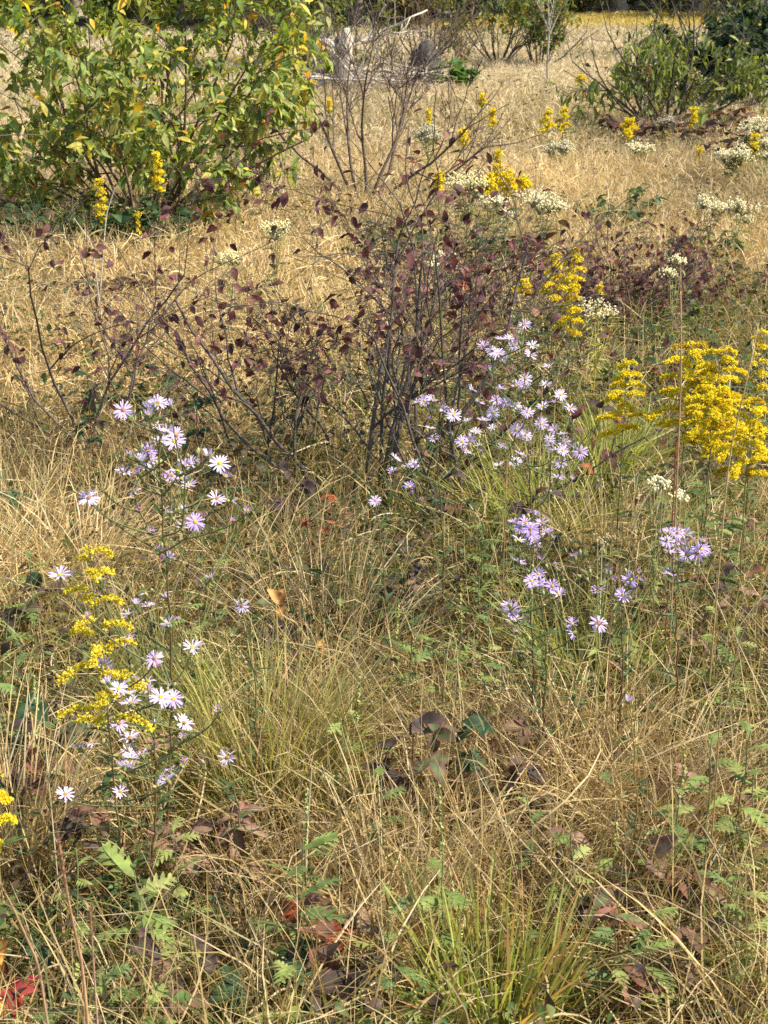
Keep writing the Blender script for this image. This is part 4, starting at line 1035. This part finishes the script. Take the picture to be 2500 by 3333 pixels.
everlasting('white everlasting below the two goldenrods at the tip of the willowy shrub', [(1800, 478, .08), (1830, 475, .08), (1845, 482, .07), (1795, 492, .06)], 13.4, 616, .014, col=(.72, .68, .50))
everlasting('broad white everlasting beside the goldenrod at the photo edge', [(2360, 500, .08), (2390, 495, .09), (2410, 510, .08), (2375, 515, .08), (2425, 495, .06)], 12.6, 617, .013)
everlasting('tall white everlasting behind the goldenrod at the photo edge', [(2430, 420, .09), (2455, 400, .08), (2480, 395, .08), (2425, 440, .08), (2470, 415, .07)], 13.8, 618, .014)
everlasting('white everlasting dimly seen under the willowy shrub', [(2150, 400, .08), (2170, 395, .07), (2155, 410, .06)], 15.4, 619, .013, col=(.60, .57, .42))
everlasting('pale everlasting behind the right tips of the bare shrub', [(1370, 430, .08), (1400, 425, .08), (1385, 445, .06), (1420, 440, .06)], 13.0, 620, .013, col=(.70, .66, .48))
everlasting('pale everlasting behind the left leaves of the big yellowing shrub', [(90, 530, .07), (110, 525, .07)], 12.0, 621, .013)
everlasting('white everlasting cut by the photo edge beside the broad one', [(2490, 465, .06), (2495, 500, .06)], 12.4, 622, .013)
# ------------------------------------------------------------------ brambles: canes with toothed compound leaves
PG = ([.06, .10, .035], [.11, .05, .04]); PD = ([.055, .05, .035], [.075, .04, .04]); PR = ([.13, .085, .045], [.19, .075, .055]); PO = ([.24, .10, .035], [.30, .06, .03])
PK = ([.20, .18, .08], [.24, .11, .10]); PB = ([.15, .11, .05], [.12, .06, .045]); DG = ([.035, .08, .035], [.045, .07, .03]); YL = ([.45, .30, .05], [.40, .12, .04])
def bramble(label, px, py, h, nleaf, size, cols, seed, spread=.10, face=0.0):
    r = rng(seed); top = on(px, py, h)
    b = np.array([top[0] + r.normal(0, .02), top[1] + .03, 0]); b[2] = float(ground(b[0], b[1]))
    root = thing('bramble', label, 'bramble', b, 'brambles low in the grass'); top = top - b
    tt = np.linspace(0, 1, 9)[:, None]
    cane = top * np.concatenate([tt ** 1.4, tt ** 1.4, tt ** .8], 1)
    ms = MB(); tube(ms, cane, np.linspace(.0024, .0014, 9), (.16, .06, .04), 5)
    for k in range(nleaf):
        f = 1.0 if k == 0 else .35 + .65 * r.random()
        q = np.array([np.interp(f, tt[:, 0], cane[:, j]) for j in range(3)])
        a = k * 2.4 + r.normal(0, .4); d = np.array([math.cos(a), math.sin(a) * .9, .25 + .25 * r.random()])
        if k == 0: d = np.array([r.normal(0, .3), -.2, 1.0])
        L = spread * (.35 + .45 * r.random()) * (.5 if k == 0 else 1)
        e = q + nrm(d) * L
        tube(ms, np.stack([q, (q + e) / 2 + np.array([0, 0, .006]), e]), .0008, (.20, .08, .04), 3)
        c0, c1 = cols[r.integers(0, len(cols))]
        nlf = 5 if r.random() < .45 else 3
        up = nrm(np.array([r.normal(0, .3), -.35 - face, 1.0]))
        fw = nrm(d * np.array([1, 1, .15]) + np.array([0, 0, r.normal(.05, .2)])); sd = nrm(np.cross(fw, up))
        an = np.array([0, 1.15, -1.15, 2.2, -2.2])[:nlf] + r.normal(0, .12, nlf)
        D = fw * np.cos(an)[:, None] + sd * np.sin(an)[:, None] + np.array([0, 0, 1]) * r.normal(-.1, .2, (nlf, 1))
        sz = size * np.array([1.1, .95, .95, .75, .75])[:nlf] * (.8 + .35 * r.random())
        ml = MB()
        SER = [.04, .40, .36, .66, .60, .86, .76, 1.0, .88, 1.0, .84, .92, .72, .76, .54, .56, .32, .30, .05]
        leaves(ml, np.repeat(e[None], nlf, 0), D, up + r.normal(0, .25, (nlf, 3)), sz, sz * .34, np.array(c0) * (.75 + .5 * r.random((nlf, 1))), SER, .15 + .35 * r.random(nlf), .28, C2=np.array(c1) * (.75 + .5 * r.random((nlf, 1))))
        ml.obj('leaf', M_DARKLEAF, root)
    ms.obj('cane', M_STEM, root)
    return root
BRAM = [(1345, 2395, .30, 6, .056, [PD, PG, PD], 'upright bramble sprig with blackish purple leaves, standing clear of the straw'),
        (1600, 2400, .24, 5, .058, [DG, DG, PG], 'bramble sprig with bluish green leaves just beside the blackish purple one'),
        (1730, 2400, .22, 4, .058, [PB, PG], 'bramble with brown mottled leaves and one orange leaf tip, beside the bluish green sprig'),
        (1660, 2560, .17, 6, .06, [PD, PR, PG], 'purple brown bramble sunk in straw beneath the bluish green sprig'),
        (740, 2730, .18, 6, .062, [PD, PD, PK], 'flat dark purple bramble rosette at the foot of the lilac asters'),
        (580, 2440, .20, 4, .06, [PR, PB, PK], 'bramble with dull rose red leaves behind the red brown aster stem'),
        (310, 2690, .17, 3, .055, [PR, PD], 'small rose red bramble leaves low beside the shorter lilac aster'),
        (1060, 2960, .19, 4, .046, [PO, PO, PR], 'bramble with burning orange red leaves in the middle of the near grass'),
        (1090, 3110, .18, 5, .062, [PR, PK, PG], 'bramble with green leaves blotched dark red, below the burning orange one'),
        (1150, 3230, .14, 4, .06, [PD, PG, PB], 'bramble of dark mottled leaves at the foot of the green grass tuft'),
        (530, 3130, .18, 5, .06, [PG, DG, PD], 'bramble with green leaves edged in dark purple, beside the pale ragweed tips'),
        (680, 3130, .16, 5, .06, [PD, PG, PK], 'bramble with dark folded leaves next to the one edged in purple'),
        (930, 3180, .15, 5, .06, [DG, DG, PG], 'dark green bramble at the lower picture edge under the blotched one'),
        (1850, 2760, .18, 5, .058, [PD, DG, PK], 'bluish purple bramble sunk in straw above the pink leaved one'),
        (2110, 2830, .20, 6, .068, [PK, PK, PR], 'bramble with big pinkish brown rounded leaves in the near straw'),
        (2280, 2850, .18, 5, .066, [PK, PB, PG], 'bramble with broad brownish leaves beside the pinkish one'),
        (2010, 3040, .19, 4, .064, [PK, PR, PG], 'bramble with one pink and green striped leaf held out over the grass'),
        (2030, 3220, .14, 5, .06, [PD, PR, PG], 'bramble with dark leaves round a bright crimson shoot at the lower edge'),
        (2260, 3080, .15, 4, .06, [PD, PB], 'dusky bramble in shade near the lower corner of the straw'),
        (2240, 2560, .16, 4, .055, [PR, PK], 'bramble with magenta tinted leaves beneath the tall ragweed stalk'),
        (2420, 2600, .16, 4, .055, [YL, PR, PB], 'bramble with yellow and brown leaves by the photo edge, below the ragweeds'),
        (2160, 2020, .18, 5, .05, [PR, PR, PB], 'bramble with large dull red leaves below the branching violet aster'),
        (2280, 2060, .16, 6, .046, [PD, PR, PG], 'dark red bramble spreading beside the large dull red one'),
        (2060, 2120, .18, 4, .062, [([.16, .19, .05], [.20, .20, .06]), DG], 'plant with rounded yellow green toothed leaves below the sparse violet aster'),
        (1990, 2190, .14, 3, .055, [PR, PK], 'small red bramble under the rounded yellow green leaves'),
        (2350, 1880, .2, 7, .042, [PD, PD, PR], 'dark bramble thicket behind the branching violet aster by the photo edge'),
        (2430, 1960, .18, 6, .042, [PR, PD, PK], 'reddish bramble by the photo edge next to the dark thicket'),
        (1960, 1345, .36, 4, .075, [PD, PD, ([.12, .04, .03], [.09, .03, .03])], 'bramble sprig with large drooping brown black leaves, in front of the golden pyramid'),
        (1240, 1930, .20, 5, .05, [DG, PD, PG], 'dark bramble among ragweed in the middle of the meadow'),
        (1330, 1890, .22, 4, .05, [PR, PD, PB], 'bramble with a red folded leaf next to the middle ragweeds'),
        (930, 1990, .22, 3, .065, [([.48, .25, .07], [.45, .2, .06]), PD], 'bramble with a bright apricot orange leaf above dark withered ones'),
        (960, 2070, .15, 5, .06, [PD, PD, PB], 'withered blackish bramble leaves under the apricot orange leaf'),
        (130, 1900, .22, 6, .055, [PD, DG, PD], 'dark bramble in shade left of the paler goldenrod stem'),
        (90, 2010, .18, 6, .055, [PD, PD, PG], 'purplish bramble in shade below the dark one beside the goldenrod'),
        (60, 1640, .25, 6, .055, [DG, DG, PG], 'dark green bramble at the photo edge before the tan drooping grass'),
        (150, 2330, .20, 6, .06, [PD, DG, PG], 'dark bramble under the lowest goldenrod sprays'),
        (110, 2520, .16, 5, .06, [DG, PD, PR], 'dark green bramble in the shade beside the lowest single aster flower'),
        (780, 1490, .30, 5, .06, [DG, DG, PG], 'green bramble just behind the tall lilac aster crown'),
        (640, 1310, .30, 4, .06, [DG, DG], 'bright green lobed bramble leaves behind the tall aster, under the maroon shrub'),
        (290, 1330, .30, 5, .055, [DG, DG, PG], 'green bramble at the foot of the thin spreading shrub'),
        (1080, 1640, .20, 5, .036, [PO, PR, PD], 'bramble with orange red leaves under the middle of the maroon shrub'),
        (1000, 1720, .19, 4, .036, [PO, PR], 'bramble with salmon red leaf in the straw below the maroon shrub'),
        (940, 1560, .28, 6, .05, [PD, DG, PD], 'dark bramble at the root of the maroon shrub'),
        (1480, 1580, .24, 6, .04, [PD, PR, DG], 'maroon and green bramble between the two lilac asters behind the violet ones'),
        (1750, 1630, .24, 5, .05, [PD, PR], 'dark maroon bramble under the large lilac aster bush'),
        (1935, 1560, .23, 3, .036, [PO, PD], 'bramble with a flame orange leaf near the small creamy everlasting'),
        (1515, 905, .30, 3, .05, [([.35, .07, .03], [.32, .05, .03])], 'sprig with bright scarlet upright leaves behind the maroon shrub'),
        (2440, 1730, .2, 5, .042, [PR, PK, PG], 'bramble with rusty leaves by the photo edge beneath the golden mass'),
        (620, 2760, .16, 3, .06, [PK, PD], 'crimson tinged bramble leaf beside the flat dark purple rosette'),
        (40, 3260, .12, 3, .045, [([.20, .03, .03], [.25, .03, .03])], 'dark crimson bramble leaf in the lower corner beneath the leaning stalks'),
        (30, 3150, .12, 4, .06, [DG, YL], 'green bramble near the lower corner beside the leaning stalks')]
for k, (px, py, h, n, s, c, lab) in enumerate(BRAM):
    bramble(lab, px, py, h * .9, n, s * .78, c, 700 + k)

# ------------------------------------------------------------------ ragweed: lobed leaves in tiers, some with a flower spike
RG = [[.19, .25, .07], [.23, .28, .08], [.14, .20, .065], [.28, .31, .10]]
def ragweed(label, px, py, h, seed, spike=False, nl=9, size=.05, bright=1.0, group='ragweeds in the grass'):
    r = rng(seed); top = on(px, py, h); b = np.array([top[0] + r.normal(0, .015), top[1] + r.normal(0, .015), 0]); b[2] = float(ground(b[0], b[1]))
    root = thing('ragweed', label, 'ragweed', b, group); top = top - b
    tt = np.linspace(0, 1, 10)[:, None]
    S = top * np.concatenate([tt ** 1.3, tt ** 1.3, tt], 1) + r.normal(0, .002, (10, 3))
    ms = MB(); tube(ms, S, np.linspace(.0022, .001, 10), (.17, .19, .08), 5); ms.obj('stem', M_STEM, root)
    hi = .68 if spike else 1.0
    for k in range(nl):
        f = hi * (.30 + .70 * (k + .5) / nl); q = np.array([np.interp(f, tt[:, 0], S[:, j]) for j in range(3)])
        a = k * 1.75 + r.normal(0, .35); L = size * (1.25 - .55 * f) * (.7 + .5 * r.random())
        d = nrm(np.array([math.cos(a), math.sin(a), .35 + .3 * r.random()])); up = nrm(np.array([r.normal(0, .25), r.normal(0, .25), 1.0])); sd = nrm(np.cross(d, up)); un = np.cross(sd, d)
        cv = r.uniform(.05, .8); col = np.array(RG[r.integers(0, 4)]) * bright * (.8 + .4 * r.random())
        ml = MB(); u = np.linspace(0, 1, 8); mid = q + d * (L * u)[:, None] - un * (cv * L * u ** 2)[:, None]
        leaves(ml, q, d, up, L, L * .085, col, (.4, .9, 1, 1, .9, .7, .05), cv, .1)
        nb = 4
        for s in (1, -1):
            v = np.linspace(.25, .82, nb); P = np.stack([np.interp(v, u, mid[:, j]) for j in range(3)], -1)
            leaves(ml, P, d * .75 + sd * s * .8 - un * .2, up, L * np.array([.36, .40, .34, .22]), L * .058, col * (.9 + .2 * r.random((nb, 1))), (.7, 1, .9, .55, .05), .25, .15)
        ml.obj('leaf', M_LEAF, root)
    if spike:
        sp = MB(); n = 46; f = .68 + .32 * r.random(n); P = np.stack([np.interp(f, tt[:, 0], S[:, j]) for j in range(3)], -1); az = r.random(n) * 6.283
        D = np.stack([np.cos(az), np.sin(az), -.25 + 0 * az], -1); leaves(sp, P, D, np.array([0, 0, 1.0]), .0052, .0022, np.array([.36, .38, .12]) * (.75 + .5 * r.random((n, 1))), (.6, 1, .8, .2), .4, .5); sp.obj('flower_spike', M_FLORET, root)
    return root
RAG = [(1432, 2555, .42, True, 10, .052, 'ragweed with a pale knobbly flower spike, below the blackish purple bramble'), (985, 2740, .32, False, 8, .075, 'ragweed with one large light green toothed leaf beside the white dead stalk'),
       (1000, 2555, .36, True, 5, .045, 'withered ragweed with a tan dry flower spike beside the white dead stalk'), (1270, 2900, .24, False, 6, .05, 'short ragweed just above the green grass tuft'),
       (955, 3120, .22, False, 7, .06, 'bright green ragweed leaf over the lower edge brambles'), (1290, 3130, .22, False, 8, .05, 'ragweed at the near side of the green grass tuft'), (1345, 3220, .18, True, 8, .05, 'ragweed with young spike at the foot of the green grass tuft'),
       (1235, 2420, .34, False, 8, .045, 'ragweed sprig in straw beside the blackish purple bramble'), (1170, 2180, .34, True, 9, .05, 'greyish green ragweed behind the green and straw grass tuft'), (1110, 2330, .30, False, 7, .045, 'thin ragweed in the straw between the tuft and the blackish purple bramble'),
       (2225, 2420, .40, True, 12, .05, 'bushy light green ragweed, the leafiest one beside the long pale stalk'), (2320, 2400, .38, False, 9, .06, 'ragweed with wide spreading leaves beside the long pale stalk'), (2440, 2380, .36, False, 9, .06, 'ragweed by the photo edge with bright hanging leaves'),
       (2460, 2480, .30, False, 7, .05, 'lower ragweed by the photo edge under the hanging leaves'), (2200, 2560, .26, False, 8, .045, 'ragweed low under the leafiest one'), (2010, 2640, .28, True, 7, .045, 'small ragweed alone in the straw below the closed violet bud'),
       (1345, 1990, .32, False, 10, .055, 'ragweed with fresh green lobed leaves in the middle of the meadow'), (1290, 1950, .30, True, 9, .05, 'ragweed with a spike just beside the freshest middle ragweed'), (1440, 2040, .30, False, 8, .05, 'ragweed next to the middle brambles, nearer the violet asters'),
       (1560, 1800, .30, False, 9, .05, 'ragweed with ferny leaves beside the tight violet cluster'), (1590, 1950, .28, False, 8, .05, 'ragweed under the tight violet cluster'), (1500, 1930, .30, True, 8, .05, 'ragweed with a yellowing side leaf between middle ragweeds and violet asters'),
       (2330, 1985, .30, False, 9, .05, 'pale ragweed rising in front of the dark bramble thicket'), (2400, 2050, .28, False, 9, .05, 'pale ragweed rising from the dark red bramble'), (2380, 2110, .26, True, 8, .05, 'ragweed below the dark red bramble, in green grass'),
       (1650, 1640, .34, False, 10, .05, 'ragweed with feathery leaves at the foot of the large lilac aster'), (1570, 1700, .34, False, 10, .055, 'ragweed beside the feathery one, nearer the small lilac aster'), (1900, 1690, .30, False, 9, .045, 'ragweed in green grass between the violet asters and the golden pyramid'),
       (2440, 1580, .36, False, 10, .05, 'ragweed under the golden mass by the photo edge'), (2300, 1560, .36, False, 10, .05, 'ragweed beneath the broad goldenrod'), (2200, 1520, .34, True, 9, .05, 'ragweed beneath the tallest goldenrod tip'), (2390, 1660, .30, False, 9, .05, 'ragweed in green grass below the golden mass'),
       (60, 2150, .30, False, 9, .055, 'light green ragweed by the photo edge beside the goldenrod'), (110, 2190, .28, True, 8, .05, 'ragweed with spike behind the goldenrod stem'), (95, 1800, .32, False, 9, .05, 'grey green ragweed by the photo edge above the goldenrod'), (30, 1960, .28, False, 8, .05, 'ragweed by the photo edge in the bramble shade'),
       (600, 1930, .30, False, 9, .05, 'ragweed beside the red brown aster stem'), (690, 1820, .32, False, 8, .05, 'thin ragweed under the side branch of the tall aster'), (630, 2050, .26, True, 9, .05, 'yellow green ragweed under the tall aster'),
       (560, 2690, .26, False, 9, .05, 'ragweed at the foot of the tall aster stem'), (440, 2830, .26, False, 6, .085, 'weed with two bright toothed wing like leaves below the lilac asters'), (250, 2760, .30, False, 10, .045, 'leafy pale sprout beside the shorter aster'), (480, 3010, .22, False, 8, .05, 'ragweed in the near grass above the purple edged bramble'),
       (250, 3140, .24, True, 10, .06, 'bright ragweed beside the leaning blurred stalks'), (330, 3170, .20, False, 8, .05, 'ragweed between the leaning stalks and the purple edged bramble'), (460, 3190, .20, False, 7, .055, 'small bright ragweed with upright lobed leaf near the lower edge'), (490, 3290, .16, False, 7, .055, 'ragweed at the lower edge under the upright lobed one'),
       (2005, 2960, .26, False, 8, .05, 'ragweed above the pink and green striped bramble leaf'), (2115, 2960, .26, False, 8, .055, 'grey green ragweed with a long side leaf beside the pinkish bramble'), (2400, 2790, .26, False, 8, .055, 'ragweed near the photo edge beside the broad brown bramble leaves'), (2420, 2880, .24, False, 8, .055, 'ragweed near the photo edge, lower than its neighbour'),
       (1860, 2690, .28, False, 7, .045, 'thin ragweed in straw above the bluish purple bramble'), (1720, 2590, .26, False, 6, .045, 'ragweed in straw beside the purple brown bramble'), (1570, 2140, .28, False, 8, .045, 'ragweed in green grass under the violet asters'), (1880, 2200, .26, False, 8, .045, 'ragweed in green grass beside the rounded yellow green leaves')]
for k, (px, py, h, sp, n, s, lab) in enumerate(RAG):
    ragweed(lab, px, py, h, 800 + k, sp, n, s * 1.18)

# ------------------------------------------------------------------ tufts of grass that stand out
def tuft(label, px, py, n, L, W, cols, tips, seed, tilt=.45, rad=.04, bend=.6, leanx=0.0, squash=1.0, mat=None, group='grass tufts'):
    r = rng(seed); b = on(px, py); root_z = float(ground(b[0], b[1])); b[2] = root_z
    mb = MB(); az = r.random(n) * 6.283; rr = rad * np.sqrt(r.random(n))
    P = np.stack([np.cos(az) * rr, np.sin(az) * rr * squash, np.zeros(n)], -1)
    t = np.abs(r.normal(0, tilt, n))
    cols = np.array(cols); tips = np.array(tips)
    C0 = cols[r.integers(0, len(cols), n)] * (.8 + .4 * r.random((n, 1))); C1 = tips[r.integers(0, len(tips), n)] * (.8 + .4 * r.random((n, 1)))
    ribbon(mb, P, az + r.normal(0, .5, n), t, np.abs(r.normal(bend, .35, n)), L * (.5 + .6 * r.random(n)), W * (.6 + .7 * r.random(n)), C0, C1, 5, .35, np.zeros(n), r)
    o = mb.obj('grass_tuft', mat or M_GREEN, None, False); o.location = tuple(b); o.rotation_euler = (0, leanx, 0)
    tag(o, label, 'grass tuft', group)
FRESH = [[.22, .29, .055], [.28, .35, .07], [.34, .39, .10], [.17, .24, .05]]; FTIP = [[.36, .40, .10], [.42, .44, .13], [.50, .42, .16], [.50, .24, .12], [.25, .30, .07]]
tuft('broad bladed fresh green grass tuft fanning out at the lower edge', 1600, 3400, 420, .29, .0028, FRESH, FTIP, 900, .50, .09, .30, .0, .8)
tuft('green and straw grass tuft of fine arching blades in the middle of the near meadow', 870, 2640, 800, .38, .0014, [[.15, .20, .04], [.20, .23, .06], [.28, .27, .08]], [[.42, .36, .12], [.50, .42, .17], [.30, .30, .09]], 901, .48, .13, .7)
tuft('long hanging tuft of tan dry grass behind the paler goldenrod', 260, 1960, 300, .40, .0018, STRAW, STRAW + .05, 902, .5, .10, 1.3, mat=M_GRASS)
tuft('green grass tuft under the large lilac aster bush', 1740, 1760, 240, .36, .0022, FRESH, FTIP[:3], 903, .45, .15, .6)
tuft('dark green grass tuft behind the shorter lilac aster', 560, 2420, 260, .38, .0014, [[.10, .15, .04], [.13, .18, .05]], [[.20, .22, .07], [.30, .28, .1]], 904, .5, .07, .6)
tuft('straw coloured tuft arching over in the middle of the meadow', 1080, 2230, 220, .38, .0015, STRAW, STRAW + .06, 905, .5, .14, .9, mat=M_GRASS)
tuft('straw tuft bent over beside the bluish green bramble sprig', 1790, 2640, 260, .34, .0015, STRAW, STRAW + .06, 906, .6, .16, 1.0, mat=M_GRASS)
tuft('tan tuft in the near straw between ragweeds by the long pale stalk', 2080, 2720, 260, .34, .0015, STRAW, STRAW + .06, 907, .6, .16, .9, mat=M_GRASS)
tuft('green tuft of fine blades under the rounded yellow green leaves', 1900, 2320, 320, .34, .0016, [[.11, .17, .04], [.15, .20, .05]], FTIP[:3], 908, .5, .1, .7)
tuft('straw tuft with long arching blades beneath the dull rose red bramble', 60, 2860, 260, .38, .0015, STRAW, STRAW + .06, 909, .4, .09, .8, mat=M_GRASS)
tuft('green bladed tuft under the golden pyramid', 1990, 1600, 220, .36, .0022, FRESH, FTIP[:3], 910, .3, .08, .5)
tuft('tan tuft behind the red grass stalk', 1990, 1850, 200, .34, .0016, STRAW, STRAW + .06, 911, .55, .15, .9, mat=M_GRASS)

# ------------------------------------------------------------------ single stalks that stand out
def stalk(label, pts, rad, col, seed, head=0, headcol=(.45, .32, .18), h0=True, name='grass_stalk'):
    """pts: (photo x, photo y, distance) from the foot to the tip"""
    r = rng(seed); P = np.array([at(*p) for p in pts])
    if h0: P[0, 2] = float(ground(P[0, 0], P[0, 1]))
    t = np.linspace(0, len(P) - 1, 16); i = np.minimum(t.astype(int), len(P) - 2); f = (t - i)[:, None]; b = P[0].copy()
    Q = P[i] * (1 - f) + P[i + 1] * f - b; Q = (np.roll(Q, 1, 0) + Q * 2 + np.roll(Q, -1, 0)) / 4 * 1.0; Q[0] = 0; Q[-1] = P[-1] - b
    root = thing(name, label, 'grass stalk', b, 'single stalks in the grass')
    mb = MB(); tube(mb, Q, np.linspace(rad, rad * .45, 16), np.array(col) * (.85 + .3 * r.random((16, 1))), 5); mb.obj('stem', M_STEM, root)
    if head:
        hb = MB(); n = head; u = 10 + 5 * r.random(n); X = np.stack([np.interp(u, np.arange(16), Q[:, k]) for k in range(3)], -1); d = nrm(Q[-1] - Q[10])
        leaves(hb, X, d + r.normal(0, .28, (n, 3)), r.normal(0, 1, (n, 3)), .012 * (.6 + .8 * r.random(n)), .0012, np.array(headcol) * (.7 + .6 * r.random((n, 1))), (.4, 1, .5, .05), .1, .2); hb.obj('seed_head', M_GRASS, root)
STK = [('tall reddish tan grass stalk standing before the golden mass', [(2200, 1850, 3.3), (2215, 1300, 3.3), (2218, 1100, 3.3), (2215, 880, 3.35)], .0022, (.42, .24, .13), 60, (.40, .22, .13)), ('dark red grass stalk beside the tiny creamy everlasting', [(2180, 1860, 3.25), (2195, 1580, 3.25), (2200, 1440, 3.25)], .002, (.22, .06, .04), 40, (.28, .08, .05)),
       ('long tan stalk leaning over the corner of the golden mass', [(2330, 1900, 3.1), (2370, 1500, 3.1), (2440, 1200, 3.1), (2470, 1050, 3.15)], .002, (.45, .33, .15), 30), ('pale bleached dead stalk upright beside the withered ragweed spike', [(985, 2870, 2.35), (1000, 2690, 2.33), (1015, 2500, 2.3)], .0020, (.62, .52, .38), 0),
       ('thick reddish dry stalk leaning in front of the lens at the lower corner', [(310, 3420, 1.55), (270, 3150, 1.5), (225, 2950, 1.46), (190, 2730, 1.42)], .0024, (.45, .26, .14), 60, (.42, .26, .17)), ('dry stalk crossing the lower corner beside the thick reddish one', [(220, 3420, 1.6), (130, 3150, 1.55), (40, 2950, 1.5), (-20, 2840, 1.45)], .0018, (.45, .28, .15), 40),
       ('thin dry stalk with a feathery head between the leaning stalks and the ragweed', [(320, 3420, 1.6), (305, 3150, 1.57), (292, 2950, 1.53)], .0017, (.42, .27, .17), 50), ('long straight grey twig lying slantwise through the near straw', [(920, 2920, 2.32), (1080, 2800, 2.34), (1290, 2700, 2.4)], .0018, (.33, .24, .15), 0, (0, 0, 0), False),
       ('brown dead twig slanting down from the leafiest ragweed', [(2190, 2560, 2.45), (2290, 2700, 2.38), (2400, 2880, 2.3)], .0026, (.20, .13, .08), 0, (0, 0, 0), False), ('long pale reddish stalk upright between the ragweeds by the photo edge', [(2310, 2820, 2.4), (2330, 2560, 2.4), (2345, 2300, 2.4), (2350, 2230, 2.4)], .0016, (.36, .26, .10), 0),
       ('long dry stalk leaning beyond the dark red bramble', [(2300, 2330, 2.6), (2400, 2100, 2.6), (2490, 1900, 2.6)], .0016, (.42, .30, .17), 0), ('thin brown stalk standing free in the straw before the apricot leaf', [(965, 2120, 2.85), (972, 1850, 2.85), (978, 1690, 2.85)], .0013, (.26, .15, .06), 0),
       ('thin red brown stalk upright among the violet asters', [(1990, 2150, 2.85), (1993, 1900, 2.85), (1990, 1700, 2.85)], .0013, (.30, .15, .08), 0), ('pale stalk slanting beside the lowest single aster flower', [(30, 2480, 2.35), (70, 2350, 2.35), (130, 2230, 2.36)], .0018, (.55, .46, .32), 0, (0, 0, 0), False),
       ('upright straw stalk beside the lowest single aster flower', [(180, 2700, 2.35), (150, 2450, 2.35), (135, 2230, 2.35)], .0014, (.50, .40, .24), 0), ('dry stalk with a plumed head behind the golden pyramid', [(1760, 1400, 4.2), (1765, 1250, 4.2), (1780, 1130, 4.2)], .0015, (.50, .38, .18), 46, (.55, .42, .22)),
       ('slanting plumed stalk next to the one behind the golden pyramid', [(1790, 1400, 4.15), (1810, 1250, 4.15), (1835, 1140, 4.15)], .0015, (.50, .38, .18), 46, (.55, .42, .22)), ('fine tan stalk standing left of the tan stalk by the large lilac aster', [(1640, 1700, 3.4), (1650, 1500, 3.4), (1655, 1330, 3.4)], .0013, (.36, .18, .10), 0),
       ('pale bare stem rising from the shade below the big yellowing shrub', [(300, 830, 7.2), (345, 700, 7.2), (375, 610, 7.2)], .0035, (.55, .48, .38), 0), ('crooked pale stem beside the goldenrod at the big yellowing shrub', [(330, 900, 6.8), (300, 790, 6.8), (240, 710, 6.8)], .0032, (.50, .43, .34), 0)]
for k, s in enumerate(STK):
    stalk(s[0], s[1], s[2], s[3], 950 + k, s[4], s[5] if len(s) > 5 else (.45, .32, .18), s[6] if len(s) > 6 else True)

# a big folded green leaf low beneath the asters
p = on(590, 2880, .10); root = thing('broadleaf_weed', 'weed with large smooth dark green leaves low below the lilac asters', 'weed', (p[0], p[1], float(ground(p[0], p[1]))))
for k, (dx, dy, dz, L) in enumerate([(-.55, -.1, .5, .13), (.6, -.2, .6, .10), (.1, -.7, .1, .11), (-.3, .6, .5, .12), (.05, .2, 1, .09)]):
    mb = MB(); leaves(mb, np.array([0, 0, .01]), np.array([dx, dy, dz]), np.array([.1, -.3, 1]), L, L * .26, (.055, .11, .04), (.08, .5, .85, 1, .85, .5, .05), .4, .35); mb.obj('leaf', M_LEAF, root)

# weeds and low brambles further out
FW = [(2290, 800, 7.6, 26, .22, .35, .05, MAR, 'flat maroon bramble carpet beyond the dense maroon one, by the photo edge'), (2150, 880, 6.9, 24, .18, .35, .045, DKG, 'dark green low weed just behind the dense maroon bramble'), (2420, 960, 6.1, 24, .2, .35, .045, DKG, 'dark green weed patch by the photo edge above the golden mass'),
      (1560, 690, 8.8, 30, .24, .4, .05, DKG, 'dark green weed under the cream everlasting head'), (1700, 720, 8.4, 30, .22, .45, .055, MAR, 'brownish maroon weed before the pair of white heads'), (1290, 700, 9.2, 26, .22, .4, .05, DKG, 'dark green weed at the root of the bare shrub'), (1350, 760, 8.0, 22, .2, .4, .05, MAR, 'maroon weed between the bare shrub and the maroon shrub'),
      (2360, 760, 8.2, 26, .2, .5, .05, [[.10, .05, .035], [.06, .07, .03], [.13, .08, .04]], 'brown leafy weeds under the wide white everlasting'), (2240, 690, 9.2, 20, .2, .4, .055, DKG, 'dark green weed under the taller white everlasting by the photo edge'), (2440, 470, 13.4, 24, .5, .6, .09, [[.12, .07, .04], [.09, .06, .035], [.16, .10, .05]], 'rusty brown weeds behind the broad white everlasting'),
      (2000, 600, 10.8, 18, .25, .35, .06, DKG, 'small dark weed alone in the open straw below the willowy shrub'), (2050, 640, 10.2, 16, .2, .3, .055, DKG, 'low dark weed in the open straw, nearer than the other'), (1640, 850, 7.0, 20, .2, .3, .045, DKG, 'dark green leafy weed beside the tangled dark bramble'), (350, 830, 7.9, 20, .18, .4, .05, MAR, 'few maroon leaves in the straw before the big shrub shade'),
      (1240, 980, 5.9, 20, .16, .35, .045, DKG, 'green weed low behind the stems of the maroon shrub'), (420, 1090, 5.6, 14, .2, .25, .05, DKG, 'green weed behind the thin spreading shrub'), (2050, 960, 6.1, 26, .16, .4, .04, MAR, 'dark weed at the foot of the dense maroon bramble'), (1800, 1010, 5.8, 24, .2, .4, .045, DKG, 'green weed around the stems below the tall goldenrod pair')]
for k, (px, py, Y, n, h, sp, L, pal, lab) in enumerate(FW):
    low_plant('leafy_weed', lab, 'weed', px, py, Y, n, h, sp, L, pal, 1000 + k, 'leafy weeds further out', mat=M_DARKLEAF if pal is not DKG else M_LEAF)
